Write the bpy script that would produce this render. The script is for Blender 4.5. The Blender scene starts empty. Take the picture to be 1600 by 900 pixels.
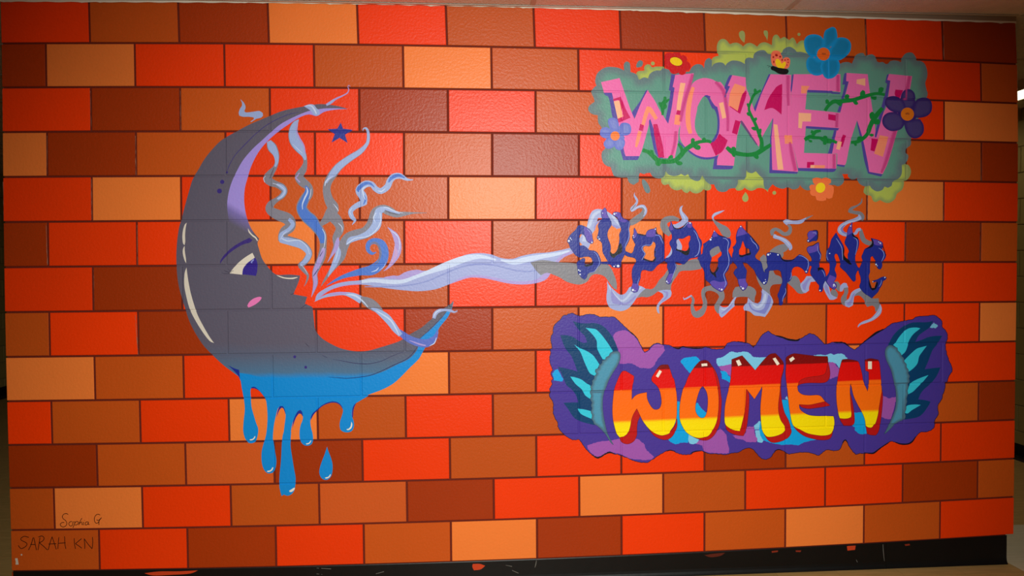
import bpy, bmesh, math, random
import numpy as np
from mathutils import Matrix, Vector
from mathutils.geometry import delaunay_2d_cdt
random.seed(4)
SC = bpy.context.scene
COL = SC.collection

# ---------------------------------------------------------------- camera
BW, BH, ROWS = 0.4064, 0.2032, 13.5          # one block with its joint
ZT = ROWS * BH                                # grid origin: top left of the painted wall
FPX = 1100.0
def rodrigues(r):
    r = np.array(r, float); th = np.linalg.norm(r) + 1e-12; k = r / th
    K = np.array([[0, -k[2], k[1]], [k[2], 0, -k[0]], [-k[1], k[0], 0]])
    return np.eye(3) + math.sin(th) * K + (1 - math.cos(th)) * K @ K
CR = rodrigues((0.0240303, 0.0683662, 0.0073701))           # wall frame (x right, y up, z out) -> camera frame
CC = np.array((2.0987377, -1.2534772, 3.3357682))
M3 = np.array([[1, 0, 0], [0, 0, -1], [0, 1, 0]], float)
cam_pos = M3 @ CC + np.array([0, 0, ZT])
cam_rot = M3 @ CR.T
cd = bpy.data.cameras.new('camera'); cam = bpy.data.objects.new('camera', cd); COL.objects.link(cam)
cd.sensor_width = 36.0; cd.lens = FPX / 1600 * 36.0; cd.clip_start = 0.05
cam.matrix_world = Matrix.Translation(cam_pos) @ Matrix(cam_rot.tolist()).to_4x4()
SC.camera = cam

# ---------------------------------------------------------------- world, exposure, flash
world = bpy.data.worlds.new('world'); SC.world = world; world.use_nodes = True
bg = world.node_tree.nodes['Background']
bg.inputs[0].default_value = (1.0, 0.86, 0.62, 1); bg.inputs[1].default_value = 0.035
SC.view_settings.view_transform = 'Standard'; SC.view_settings.look = 'None'
SC.view_settings.gamma = 1.0; SC.view_settings.use_curve_mapping = False
SC.view_settings.exposure = 0.0
def lamp(name, kind, loc, target, energy, color, **kw):
    d = bpy.data.lights.new(name, kind); d.energy = energy; d.color = color
    for k, v in kw.items(): setattr(d, k, v)
    o = bpy.data.objects.new(name, d); COL.objects.link(o); o.location = loc
    o.rotation_euler = (Vector(target) - Vector(loc)).to_track_quat('-Z', 'Y').to_euler()
    return o
lamp('camera_flash', 'SPOT', (2.50, -4.20, 2.40), (2.32, 0, .88), 790, (0.94, 0.985, 0.92),
     spot_size=math.radians(80), spot_blend=1.0, shadow_soft_size=0.07)

# ---------------------------------------------------------------- shape of the block grid on the wall plane
# the courses are not dead straight: a gentle bow measured on the wall itself (metres, as a cubic in u and v)
WX = np.array([0.001266, -0.008091, 0.008789, 0.008701, -0.009447, 0.044192, -0.006429, -0.009362, 0.005317, -0.001869, 0.001143, -0.001462, -0.066908, 0.008035, 0.001479]); WZ = np.array([-0.00132, -0.022257, 0.001512, 0.024935, -0.000219, -0.000507, 0.0189, -0.003957, -0.007136, -0.001456, 0.034517, 0.000822, 0.000163, -0.00122, -0.000892])
def _basis(u, v):
    a = (np.asarray(u, float) - 6) / 6; b = (np.asarray(v, float) - 6.5) / 6.5
    return np.stack([a**i * b**j for i in range(5) for j in range(5 - i)], -1)
def grid_to_plane(u, v):                      # block units -> metres on the wall plane (x, z)
    B = _basis(u, v)
    return np.asarray(u) * BW + B @ WX, ZT - np.asarray(v) * BH + B @ WZ
def plane_to_grid(x, z):
    u = np.asarray(x) / BW; v = (ZT - np.asarray(z)) / BH
    for _ in range(12):
        gx, gz = grid_to_plane(u, v)
        u = u + (x - gx) / BW; v = v - (z - gz) / BH
    return u, v
def px_to_plane(px, py, depth=0.0):           # a measured point of the photograph -> its place on the wall
    d = np.stack([(np.asarray(px, float) - 800) / FPX, (450 - np.asarray(py, float)) / FPX, -np.ones_like(np.asarray(px, float))], -1) @ CR
    t = (depth - CC[2]) / d[..., 2]
    return CC[0] + d[..., 0] * t, ZT + CC[1] + d[..., 1] * t

# ---------------------------------------------------------------- materials
def rgb(h):
    h = h.lstrip('#'); c = [int(h[i:i + 2], 16) / 255 for i in (0, 2, 4)]
    return tuple((x / 12.92 if x <= .04045 else ((x + .055) / 1.055) ** 2.4) for x in c) + (1,)
class NT:
    def __init__(s, name):
        s.m = bpy.data.materials.new(name); s.m.use_nodes = True; s.t = s.m.node_tree
        s.b = s.t.nodes['Principled BSDF']; s.b.inputs['Specular IOR Level'].default_value = 0.27
    def n(s, kind, **kw):
        x = s.t.nodes.new(kind)
        for k, v in kw.items():
            if k in x.inputs: x.inputs[k].default_value = v
            else: setattr(x, k, v)
        return x
    def l(s, a, b): s.t.links.new(a, b)
def orange_peel(N, strength=0.35, rough=0.38, scale=85):
    """roller-applied enamel over block: fine lumps in object space"""
    tc = N.n('ShaderNodeTexCoord')
    a = N.n('ShaderNodeTexNoise', Scale=float(scale), Detail=3.0, Roughness=0.55)
    b = N.n('ShaderNodeTexVoronoi', Scale=38.0)
    N.l(tc.outputs['Object'], a.inputs['Vector']); N.l(tc.outputs['Object'], b.inputs['Vector'])
    mp = N.n('ShaderNodeMath', operation='MINIMUM'); N.l(b.outputs['Distance'], mp.inputs[0]); mp.inputs[1].default_value = 0.12
    ad = N.n('ShaderNodeMath', operation='MULTIPLY_ADD'); N.l(mp.outputs[0], ad.inputs[0]); ad.inputs[1].default_value = 1.2
    N.l(a.outputs['Fac'], ad.inputs[2])
    bp = N.n('ShaderNodeBump', Strength=strength, Distance=0.004); N.l(ad.outputs[0], bp.inputs['Height'])
    N.l(bp.outputs[0], N.b.inputs['Normal'])
    N.b.inputs['Roughness'].default_value = rough
    return tc
def block_paint(name, col):
    N = NT(name); tc = orange_peel(N)
    oi = N.n('ShaderNodeObjectInfo')
    mx = N.n('ShaderNodeMapRange'); mx.inputs['To Min'].default_value = .93; mx.inputs['To Max'].default_value = 1.07
    N.l(oi.outputs['Random'], mx.inputs['Value'])
    ns = N.n('ShaderNodeTexNoise', Scale=3.0, Detail=4.0); N.l(tc.outputs['Object'], ns.inputs['Vector'])
    mr = N.n('ShaderNodeMapRange'); mr.inputs['To Min'].default_value = .95; mr.inputs['To Max'].default_value = 1.05
    N.l(ns.outputs['Fac'], mr.inputs['Value'])
    mu = N.n('ShaderNodeMath', operation='MULTIPLY'); N.l(mx.outputs[0], mu.inputs[0]); N.l(mr.outputs[0], mu.inputs[1])
    vm = N.n('ShaderNodeVectorMath', operation='SCALE'); vm.inputs[0].default_value = rgb(col)[:3]
    N.l(mu.outputs[0], vm.inputs['Scale']); N.l(vm.outputs[0], N.b.inputs['Base Color'])
    return N.m
def plain(name, col, rough=0.5, bump=0.0, scale=60, var=0.0, vscale=4.0):
    N = NT(name); N.b.inputs['Roughness'].default_value = rough; N.b.inputs['Base Color'].default_value = rgb(col)
    if bump or var:
        tc = N.n('ShaderNodeTexCoord')
        if bump:
            a = N.n('ShaderNodeTexNoise', Scale=float(scale), Detail=4.0); N.l(tc.outputs['Object'], a.inputs['Vector'])
            bp = N.n('ShaderNodeBump', Strength=bump, Distance=0.005); N.l(a.outputs['Fac'], bp.inputs['Height']); N.l(bp.outputs[0], N.b.inputs['Normal'])
        if var:
            a = N.n('ShaderNodeTexNoise', Scale=vscale, Detail=5.0); N.l(tc.outputs['Object'], a.inputs['Vector'])
            mr = N.n('ShaderNodeMapRange'); mr.inputs['To Min'].default_value = 1 - var; mr.inputs['To Max'].default_value = 1 + var
            N.l(a.outputs['Fac'], mr.inputs['Value'])
            vm = N.n('ShaderNodeVectorMath', operation='SCALE'); vm.inputs[0].default_value = rgb(col)[:3]
            N.l(mr.outputs[0], vm.inputs['Scale']); N.l(vm.outputs[0], N.b.inputs['Base Color'])
    return N.m

# ---------------------------------------------------------------- object helpers
def link(name, me, mat, parent=None, **props):
    if mat and not me.materials: me.materials.append(mat)
    o = bpy.data.objects.new(name, me); COL.objects.link(o)
    if parent: o.parent = parent
    for k, v in props.items(): o[k] = v
    return o
def empty(name, loc, **props):
    o = bpy.data.objects.new(name, None); COL.objects.link(o); o.location = loc; o.empty_display_size = .1
    for k, v in props.items(): o[k] = v
    return o
def mesh_from(name, verts, faces):
    me = bpy.data.meshes.new(name); me.from_pydata([tuple(v) for v in verts], [], faces); me.update(); return me
def box(name, a, b, bev=0.0):
    bm = bmesh.new(); bmesh.ops.create_cube(bm, size=1)
    for v in bm.verts:
        v.co = Vector([(a[i] + b[i]) / 2 + v.co[i] * (b[i] - a[i]) for i in range(3)])
    if bev: bmesh.ops.bevel(bm, geom=bm.edges[:], offset=bev, segments=1, affect='EDGES')
    me = bpy.data.meshes.new(name); bm.to_mesh(me); bm.free(); return me

# ---------------------------------------------------------------- painted block wall (front wall)
PAL = {'R': 'F03A00', 'O': 'F07C34', 'M': 'C65214', 'L': 'D45A20', 'D': 'A43404'}
PM = {k: block_paint('enamel_' + n, PAL[k]) for k, n in (('R', 'red_orange'), ('O', 'light_orange'), ('M', 'rust'), ('L', 'burnt_orange'), ('D', 'dark_rust'))}
joint_mat = plain('joint_brown', '681C08', 0.75, 0.3, 200)
COURSES = [
 'R M D O R M R D M M R D', 'D O R R M O M R R R D R M', 'R D M R D R M R M R R O', 'O D M R R M D R R R R M D',
 'R O R M M O R M R M O R', 'D R R O M R M O R M R D M', 'R D R R M R R R D R M R', 'M R D R R D M O R M R R O',
 'O M R R O M R R R O R R', 'R M R O M R M R M R R M D', 'D M L D R M R R D M R R', 'M O R M L D R O M R R D M',
 'M R D R M O D R M O M R', 'D M R D M R D M R M D M R']
CEIL = 2.733
wall = empty('wall_front', (0, 0, 0), kind='structure')
BACK = 0.19
def edges_of(row):                             # block boundaries of a course in block units
    return [float(i) for i in range(13)] if row % 2 == 0 else [0.0] + [i + .5 for i in range(12)] + [12.0]
def block_mesh(u0, u1, v0, v1):
    ju, jv = 0.0046 / BW, 0.0046 / BH
    a, b = u0 + (ju if u0 > 0 else 0), u1 - (ju if u1 < 12 else 0)
    c, d = v0 + jv, v1 - (jv if v1 < 13.4 else 0)
    bu, bv = 0.0018 / BW, 0.0018 / BH
    vs = []
    for (y, iu, iv) in ((BACK, 0, 0), (0.0018, 0, 0), (0.0, bu, bv)):
        for (u, v) in ((a + iu, c + iv), (b - iu, c + iv), (b - iu, d - iv), (a + iu, d - iv)):
            x, z = grid_to_plane(u, v); vs.append((float(x), y, min(float(z), CEIL - .0005)))
    fs = [(8, 11, 10, 9), (0, 1, 2, 3)]
    for k in (0, 4):
        for i in range(4):
            j = (i + 1) % 4; fs.append((k + i, k + 4 + i, k + 4 + j, k + j))
    # block face divided into a small patch so a worn face stays gently uneven
    return mesh_from('block', vs, fs)
VTOP = 0.0
for r in range(14):
    E = edges_of(r); cols = COURSES[r].split()
    for i in range(len(E) - 1):
        v1 = r + 1 if r < 13 else 13.5
        me = block_mesh(E[i], min(E[i + 1], 12 if r < 13 else 11.905), r if r else -.25, v1)
        link('block', me, PM[cols[i]], wall)
# mortar behind the blocks: a recessed slab following the same bow
NU, NV = 24, 28
vs = []; fs = []
for j in range(NV + 1):
    for i in range(NU + 1):
        u = min(max(12 * i / NU, 0.012), 11.988); v = min(13.5 * j / NV, 13.48)
        u = min(u, 11.89) if v > 13.01 else u
        x, z = grid_to_plane(u, v); vs.append((float(x), 0.0036, min(float(z) + (.03 if j == 0 else 0), CEIL - .0015)))
for j in range(NV):
    for i in range(NU):
        k = j * (NU + 1) + i; fs.append((k, k + NU + 1, k + NU + 2, k + 1))
n0 = len(vs)
vs += [(x, BACK - .0036, z) for x, y, z in vs]
fs += [tuple(n0 + a for a in reversed(f)) for f in fs]
link('mortar', mesh_from('mortar', vs, fs), joint_mat, wall)

# ---------------------------------------------------------------- room shell
def quadmesh(name, pts): return mesh_from(name, pts, [tuple(range(len(pts)))])
def P(u, v, y=0.0):
    x, z = grid_to_plane(u, v); return (float(x), y, float(z))
HALL_L, HALL_R, HALL_B, HALL_F = -3.6, 6.46, 6.6, -5.2
# floor: vinyl tiles, each its own piece where the photograph shows them, one sheet of sub-floor below
def vinyl(name, c1, c2):
    N = NT(name); tc = N.n('ShaderNodeTexCoord'); mp = N.n('ShaderNodeMapping'); mp.inputs['Scale'].default_value = (3, 60, 3)
    mp.inputs['Rotation'].default_value = (0, 0, 0.5)
    N.l(tc.outputs['Object'], mp.inputs['Vector'])
    a = N.n('ShaderNodeTexNoise', Scale=2.0, Detail=6.0); N.l(mp.outputs[0], a.inputs['Vector'])
    cr = N.n('ShaderNodeValToRGB'); cr.color_ramp.elements[0].position = .35; cr.color_ramp.elements[1].position = .7
    cr.color_ramp.elements[0].color = rgb(c1); cr.color_ramp.elements[1].color = rgb(c2)
    N.l(a.outputs['Fac'], cr.inputs[0]); N.l(cr.outputs[0], N.b.inputs['Base Color']); N.b.inputs['Roughness'].default_value = .4
    return N.m
fl = link('floor', quadmesh('floor', [(HALL_L, HALL_F, -.004), (HALL_R, HALL_F, -.004), (HALL_R, HALL_B, -.004), (HALL_L, HALL_B, -.004)]), plain('tile_seam_dirt', '2A2018', .8), kind='structure')
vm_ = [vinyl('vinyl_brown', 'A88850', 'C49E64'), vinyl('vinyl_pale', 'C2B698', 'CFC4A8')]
TS = 0.3048
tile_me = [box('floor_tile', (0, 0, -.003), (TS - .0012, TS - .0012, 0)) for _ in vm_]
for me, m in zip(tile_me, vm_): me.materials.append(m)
n = 0
big = bmesh.new()
for i in range(-19, 22):
    for j in range(-17, 22):
        x, y = i * TS + 0.258, j * TS - 0.11
        if x < HALL_L - .01 or x + TS > HALL_R + .02 or y < HALL_F or y + TS > HALL_B: continue
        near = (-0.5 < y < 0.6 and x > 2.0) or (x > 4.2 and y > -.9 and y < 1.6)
        k = 1 if (x > 4.7 and -.2 < y < .3) else 0  # patch of floor past the right wall end coloured paler
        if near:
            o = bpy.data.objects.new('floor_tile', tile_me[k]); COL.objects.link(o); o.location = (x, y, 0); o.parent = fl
        else:
            g = bmesh.ops.create_cube(big, size=1)['verts']
            for v in g: v.co = Vector((x + TS / 2 + v.co.x * (TS - .0012), y + TS / 2 + v.co.y * (TS - .0012), -.0015 + v.co.z * .003))
me = bpy.data.meshes.new('tile_field'); big.to_mesh(me); big.free()
link('tile_field', me, vm_[0], fl, kind='stuff')
# beige block walls of the hallway behind, each block its own piece on the stretch in view
beige = plain('beige_wall_paint', '9C8850', .5, .3, 120, .05)
beige_joint = plain('beige_joint', '85744C', .6)
def side_wall(name, x0, face, y0, y1, yv0, yv1):
    w = link(name, box(name, (min(x0, x0 - face * .16), y0, 0), (max(x0, x0 - face * .16), y1, CEIL + .05)), beige_joint, kind='structure')
    field = bmesh.new()
    shared = {}
    for r in range(14):
        z0 = r * BH + .001; z1 = min(z0 + BH - .006, CEIL)
        y = y0 - (BW / 2 if r % 2 else 0)
        while y < y1:
            a, b = max(y, y0), min(y + BW - .006, y1)
            if b - a > .02:
                if a > yv0 and b < yv1 and b - a > BW * .9:
                    key = round(z1 - z0, 4)
                    if key not in shared:
                        shared[key] = box('block', (0, 0, 0), (.008, BW - .006, z1 - z0), .002); shared[key].materials.append(beige)
                    o = bpy.data.objects.new('block', shared[key]); COL.objects.link(o); o.parent = w
                    o.location = (x0 - (.008 if face < 0 else 0), a, z0)
                else:
                    g = bmesh.ops.create_cube(field, size=1)['verts']
                    for v in g: v.co = Vector((x0 + face * .004 + v.co.x * .008, (a + b) / 2 + v.co.y * (b - a), (z0 + z1) / 2 + v.co.z * (z1 - z0)))
            y += BW
    me = bpy.data.meshes.new('block_field'); field.to_mesh(me); field.free()
    link('block_field', me, beige, w, kind='stuff')
    return w
side_wall('wall_right', HALL_R, -1, HALL_F, HALL_B, 1.2, 3.4)
side_wall('wall_left', HALL_L, 1, HALL_F, HALL_B, 4.2, HALL_B)
link('wall_back', box('wall_back', (HALL_L, HALL_B, 0), (HALL_R, HALL_B + .16, CEIL + .05)), beige, kind='structure')
black = plain('black_rubber', '0B0A0A', .42, .12, 30, .3, 6)
def cove(name, a, b, nrm, h=.1016, t=.0035, toe=.014):
    """rubber cove base from a to b, thickness along nrm, toe curving out at the floor"""
    a, b, nrm = Vector(a), Vector(b), Vector(nrm)
    prof = [(0, h), (t * .6, h), (t, h - .003), (t, .03), (t + .002, .018), (t + .006, .008), (toe, .0025), (toe, 0.0005), (0, 0.0005)]
    vs = [tuple(p + nrm * q[0] + Vector((0, 0, q[1]))) for p in (a, b) for q in prof]; k = len(prof)
    fs = [(i, (i + 1) % k, k + (i + 1) % k, k + i) for i in range(k)] + [tuple(range(k))[::-1], tuple(range(k, 2 * k))]
    return mesh_from(name, vs, fs)
bb = empty('baseboard_front', (0, 0, 0), kind='structure')
def front_cove(u0, u1, x1=None):
    """cove strip whose upper edge is scribed to the painted course above it"""
    n = 30; vs = []; t, toe = .0035, .014; k = 9
    for i in range(n + 1):
        x, _, h = P(u0 + (u1 - u0) * i / n, 13.0)
        if x1 and i == n: x = x1
        x += .0006 if i == 0 else (-.0006 if i == n else 0); h += .0015
        vs += [(x, -q[0] - .0002, q[1]) for q in ((0, h), (t * .6, h), (t, h - .003), (t, .03), (t + .002, .018), (t + .006, .008), (toe, .0025), (toe, .0005), (0, .0005))]
    fs = [(s * k + i, s * k + (i + 1) % k, s * k + k + (i + 1) % k, s * k + k + i) for s in range(n) for i in range(k)] + [tuple(range(k))[::-1], tuple(range(n * k, n * k + k))]
    return link('cove_strip', mesh_from('cove_strip', vs, fs), black, bb)
front_cove(.02, 10.28)
front_cove(10.28, 11.9)
link('baseboard_right', cove('baseboard_right', (HALL_R - .008, HALL_F, 0), (HALL_R - .008, HALL_B, 0), (-1, 0, 0)), black, kind='structure')
link('baseboard_left', cove('baseboard_left', (HALL_L + .008, HALL_F, 0), (HALL_L + .008, HALL_B, 0), (1, 0, 0)), black, kind='structure')
link('baseboard_back', cove('baseboard_back', (HALL_L, HALL_B, 0), (HALL_R, HALL_B, 0), (0, -1, 0)), black, kind='structure')
# suspended ceiling: mineral tiles lying in a white grid, wall angle along the painted wall
tile_m = plain('mineral_tile', 'FAF2E8', .9, .9, 110, .1, 14)
grid_m = plain('ceiling_grid_metal', 'DDD2C4', .45)
ce = link('ceiling', box('ceiling', (HALL_L, HALL_F, CEIL + .06), (HALL_R, HALL_B, CEIL + .09)), plain('plenum', '3A3630', .9), kind='structure')
GX = [3.65 + 1.2192 * k for k in range(-6, 3)]        # tee bars running away from the painted wall
GX = [max(HALL_L, g) for g in GX] + [HALL_R]
GX = sorted(set(round(g, 4) for g in GX if HALL_L <= g <= HALL_R) | {HALL_L, HALL_R})
GYf = [-.004] + [-.42 - .6096 * k for k in range(0, 8)]
GYf = [g for g in GYf if g > HALL_F] + [HALL_F]
GYb = [BACK + .004] + [BACK + .5 + .6096 * k for k in range(0, 11)]
GYb = [g for g in GYb if g < HALL_B] + [HALL_B]
LIGHTS = []
def tile(x0, x1, y0, y1):
    return box('ceiling_tile', (x0 + .003, y0 + .003, CEIL + .002), (x1 - .003, y1 - .003, CEIL + .017), .002)
def tee(a, b):
    return box('tee_bar', a, b)
cnt = 0
for ys in (sorted(GYf), sorted(GYb)):
    for i in range(len(GX) - 1):
        for j in range(len(ys) - 1):
            x0, x1, y0, y1 = GX[i], GX[i + 1], ys[j], ys[j + 1]
            if y1 > -.01 and y0 < .3 and ys is GYb: pass
            link('ceiling_tile', tile(x0, x1, y0, y1), tile_m, ce)
    for g in GX[1:-1]: link('tee_bar', tee((g - .012, ys[0], CEIL - .0015), (g + .012, ys[-1], CEIL + .0005)), grid_m, ce)
    for g in ys[1:-1]: link('tee_bar', tee((HALL_L, g - .012, CEIL - .0019), (HALL_R, g + .012, CEIL + .0001)), grid_m, ce)
# strips beside the wall ends (above the gaps left and right of the painted wall)
XR, XL = P(12, 0)[0], P(0, 0)[0]
for x0, x1 in ((XR + .003, HALL_R), (HALL_L, XL - .003)):
    link('ceiling_tile', box('ceiling_tile', (x0, -.001, CEIL + .002), (x1, BACK + .001, CEIL + .017)), tile_m, ce)
tr = empty('trim_1', (0, 0, 0), kind='structure')
link('wall_angle', box('wall_angle', (XL, -.02, CEIL - .0024), (XR, -.004, CEIL - .0009)), grid_m, tr)
# downstand of the angle: bright lower lip with bits of old paint, brown strip coloured as the shadow gap above it
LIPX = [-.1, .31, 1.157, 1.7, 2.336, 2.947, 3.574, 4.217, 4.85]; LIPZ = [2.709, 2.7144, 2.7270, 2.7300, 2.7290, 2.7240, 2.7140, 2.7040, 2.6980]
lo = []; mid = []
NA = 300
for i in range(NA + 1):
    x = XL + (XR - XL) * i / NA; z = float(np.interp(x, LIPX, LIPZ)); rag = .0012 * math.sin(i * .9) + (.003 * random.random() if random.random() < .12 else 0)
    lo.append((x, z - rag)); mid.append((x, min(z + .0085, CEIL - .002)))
def lip(name, a, b, y, mat):
    vs = [(x, y, z) for x, z in a] + [(x, y, z) for x, z in b] + [(x, y + .0012, z) for x, z in a]; n = NA + 1
    fs = [(i, i + 1, n + i + 1, n + i) for i in range(NA)] + [(i, 2 * n + i, 2 * n + i + 1, i + 1) for i in range(NA)]
    return link(name, mesh_from(name, vs, fs), mat, tr)
lip('wall_angle_leg', lo, mid, -.003, plain('angle_lip', 'E8DCCB', .5))
lip('shadow_gap_strip', mid, [(x, CEIL - .0005) for x, z in mid], -.0022, plain('angle_shadow_gap', '9A806A', .6))
# recessed fluorescent fixtures of the hallway
glow = NT('fluorescent_lens'); glow.b.inputs['Emission Color'].default_value = (1, .88, .58, 1); glow.b.inputs['Emission Strength'].default_value = 2.4
glow.b.inputs['Base Color'].default_value = (.8, .78, .7, 1); glow = glow.m
SPOTS = ['just beyond the right end of the painted wall', 'at the far end of the right hallway', 'hidden behind the middle of the painted wall']
LIGHTS = [(5.79, 6.06, .25, 2.69), (5.79, 6.06, 3.3, 5.74), (1.2, 1.47, 2.2, 4.64)]
for k, (x0, x1, y0, y1) in enumerate(LIGHTS):
    t = empty('ceiling_light', ((x0 + x1) / 2, (y0 + y1) / 2, CEIL - .06), label='slim fluorescent ceiling light ' + SPOTS[k], category='ceiling light', group='hallway lights')
    cx, cy = (x0 + x1) / 2, (y0 + y1) / 2
    fr = bmesh.new()
    for a, b in (((x0 - cx + .004, y0 - cy + .004), (x1 - cx - .004, y0 - cy + .03)), ((x0 - cx + .004, y1 - cy - .03), (x1 - cx - .004, y1 - cy - .004)),
                 ((x0 - cx + .004, y0 - cy + .03), (x0 - cx + .03, y1 - cy - .03)), ((x1 - cx - .03, y0 - cy + .03), (x1 - cx - .004, y1 - cy - .03))):
        g = bmesh.ops.create_cube(fr, size=1)['verts']
        for v in g: v.co = Vector(((a[0] + b[0]) / 2 + v.co.x * (b[0] - a[0]), (a[1] + b[1]) / 2 + v.co.y * (b[1] - a[1]), .03 + v.co.z * .06))
    me = bpy.data.meshes.new('frame'); fr.to_mesh(me); fr.free()
    link('frame', me, grid_m, t)
    link('lens', box('lens', (x0 - cx + .03, y0 - cy + .03, .004), (x1 - cx - .03, y1 - cy - .03, .01)), glow, t)
    link('housing', box('housing', (x0 - cx + .03, y0 - cy + .03, .012), (x1 - cx - .03, y1 - cy - .03, .058)), grid_m, t)

# ---------------------------------------------------------------- the mural: coats of paint lying on the blocks
# Every painted shape is a mesh that follows the wall, dipping into the joints it crosses. LAY is the thickness of one coat.
LAY = 0.00012
PROFILE = ((0.0058, 0.0), (0.0045, -0.0010), (0.0024, -0.0029))      # distance from the joint centre -> depth (m)
def catmull(pts, closed=True, sub=5, ang=52, sharp=()):
    """smooth curve through points; turns sharper than ang stay corners"""
    P_ = [np.array(p, float) for p in pts]; n = len(P_)
    if n < 3: return [np.array(p) for p in P_]
    def turn(i):
        if not closed and (i == 0 or i == n - 1): return 180
        a = P_[i][:2] - P_[i - 1][:2]; b = P_[(i + 1) % n][:2] - P_[i][:2]
        la, lb = np.linalg.norm(a), np.linalg.norm(b)
        if la < 1e-6 or lb < 1e-6: return 180
        return math.degrees(math.acos(max(-1, min(1, float(a @ b) / la / lb))))
    corner = [turn(i) > ang or i in sharp for i in range(n)]
    out = []
    for i in range(n if closed else n - 1):
        p1, p2 = P_[i], P_[(i + 1) % n]
        p0 = 2 * p1 - p2 if corner[i] else P_[i - 1]
        p3 = 2 * p2 - p1 if corner[(i + 1) % n] else P_[(i + 2) % n]
        if corner[i] and not corner[(i + 1) % n]: p0 = p1 - (p2 - p1) * 0.6
        d = np.linalg.norm(p2[:2] - p1[:2]); k = max(1, min(sub, int(d / ORG[2] / 1.2) + 1))
        for s in range(k):
            t = s / k
            out.append(.5 * ((2 * p1) + (-p0 + p2) * t + (2 * p0 - 5 * p1 + 4 * p2 - p3) * t * t + (-p0 + 3 * p1 - 3 * p2 + p3) * t ** 3))
    if not closed: out.append(P_[-1])
    return out
def winding(poly, q):
    """nonzero winding number of points q (n,2) around polygon"""
    w = np.zeros(len(q), int); x, y = q[:, 0], q[:, 1]; a = poly; b = np.roll(poly, -1, 0)
    for (x0, y0), (x1, y1) in zip(a, b):
        cr = (x1 - x0) * (y - y0) - (x - x0) * (y1 - y0)
        w += ((y0 <= y) & (y1 > y) & (cr > 0)).astype(int) - ((y0 > y) & (y1 <= y) & (cr < 0)).astype(int)
    return w
def edge_distance(G, q):
    """distance in metres from grid points q to the nearest outline"""
    best = np.full(len(q), 9.0); sc = np.array([BW, BH]); Q = q * sc
    for g in G:
        a = g * sc; b = np.roll(a, -1, 0)
        for p0, p1 in zip(a, b):
            e = p1 - p0; t = np.clip(((Q - p0) @ e) / (e @ e + 1e-12), 0, 1)[:, None]
            best = np.minimum(best, np.linalg.norm(Q - (p0 + e * t), axis=1))
    return best
def joint_depth(u, v):
    """groove depth at grid coordinates (matches the cut lines below)"""
    d = np.abs(v - np.round(v)) * BH
    row = np.floor(v).astype(int); fu = np.where(row % 2 == 0, u, u - .5)
    dv = np.abs(fu - np.round(fu)) * BW
    xs = [0, PROFILE[2][0], PROFILE[1][0], PROFILE[0][0], 1]; ys = [PROFILE[2][1]] * 2 + [PROFILE[1][1], 0, 0]
    return np.minimum(np.interp(d, xs, ys), np.interp(dv, xs, ys))
def paint_mesh(name, loops, holes=(), layer=1, rim=None, rim_of=None):
    """loops/holes in wall-plane metres -> triangulated skin following the relief of the blocks"""
    V, E_ = [], []
    G = []
    for L in list(loops) + list(holes):
        g = np.stack(plane_to_grid(L[:, 0], L[:, 1]), -1); G.append(g)
        k = len(V); V += [tuple(p) for p in g]; E_ += [(k + i, k + (i + 1) % len(g)) for i in range(len(g))]
    A = np.concatenate(G); u0, v0 = A.min(0) - .02; u1, v1 = A.max(0) + .02
    def seg(a, b):
        k = len(V); V.append(a); V.append(b); E_.append((k, k + 1))
    offs = [s * p[0] for p in PROFILE for s in (1, -1)]
    r0, r1 = int(math.floor(v0)), int(math.ceil(v1))
    for r in range(r0, r1 + 1):
        for o in offs:
            y = r + o / BH
            if v0 < y < v1: seg((u0, y), (u1, y))
        h = 0.0 if r % 2 == 0 else .5
        for c in range(int(math.floor(u0)) - 1, int(math.ceil(u1)) + 2):
            for o in offs:
                x = c + h + o / BW
                if u0 < x < u1 and max(v0, r) < min(v1, r + 1): seg((x, max(v0, r)), (x, min(v1, r + 1)))
    if rim:                                                # extra points so that a sprayed rim can fade inwards
        st = max(.0045, rim / 3.5); nx = int((u1 - u0) * BW / st) + 1; nz = int((v1 - v0) * BH / st) + 1
        gx, gy = np.meshgrid(u0 + (np.arange(nx) + .5) * st / BW, v0 + (np.arange(nz) + .5) * st / BH); q = np.stack([gx.ravel(), gy.ravel()], -1)
        ins = np.zeros(len(q), bool)
        for g in G[:len(loops)]: ins |= winding(g, q) != 0
        q = q[ins]; dd = edge_distance(G, q); q = q[(dd < rim * 1.5) & (dd > st * .35)]
        V += [tuple(t) for t in q]
    res = delaunay_2d_cdt([Vector((p[0] * 2, p[1])) for p in V], E_, [], 0, 1e-5)
    vs = np.array([(p.x / 2, p.y) for p in res[0]]); fs = np.array([f for f in res[2] if len(f) == 3])
    cen = vs[fs].mean(1)
    inside = np.zeros(len(fs), bool)
    for g in G[:len(loops)]: inside |= winding(g, cen) != 0
    for g in G[len(loops):]: inside &= winding(g, cen) == 0
    fs = fs[inside]
    used, inv = np.unique(fs, return_inverse=True); fs = inv.reshape(-1, 3); vs = vs[used]
    x, z = grid_to_plane(vs[:, 0], vs[:, 1]); y = -(joint_depth(vs[:, 0], vs[:, 1]) + coat(layer))
    co = np.stack([x, y, z], 1)
    # face the room
    a, b, c = co[fs[:, 0]], co[fs[:, 1]], co[fs[:, 2]]
    flip = np.cross(b - a, c - a)[:, 1] > 0
    fs[flip] = fs[flip][:, ::-1]
    me = mesh_from(name, co.tolist(), [tuple(int(i) for i in f) for f in fs])
    if rim:
        d = edge_distance(G, vs); at = me.attributes.new('rim', 'FLOAT', 'POINT'); at.data.foreach_set('value', np.clip(1 - d / rim, 0, 1).astype(np.float32))
    return me
_PM = {}
_N = [0]
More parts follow.
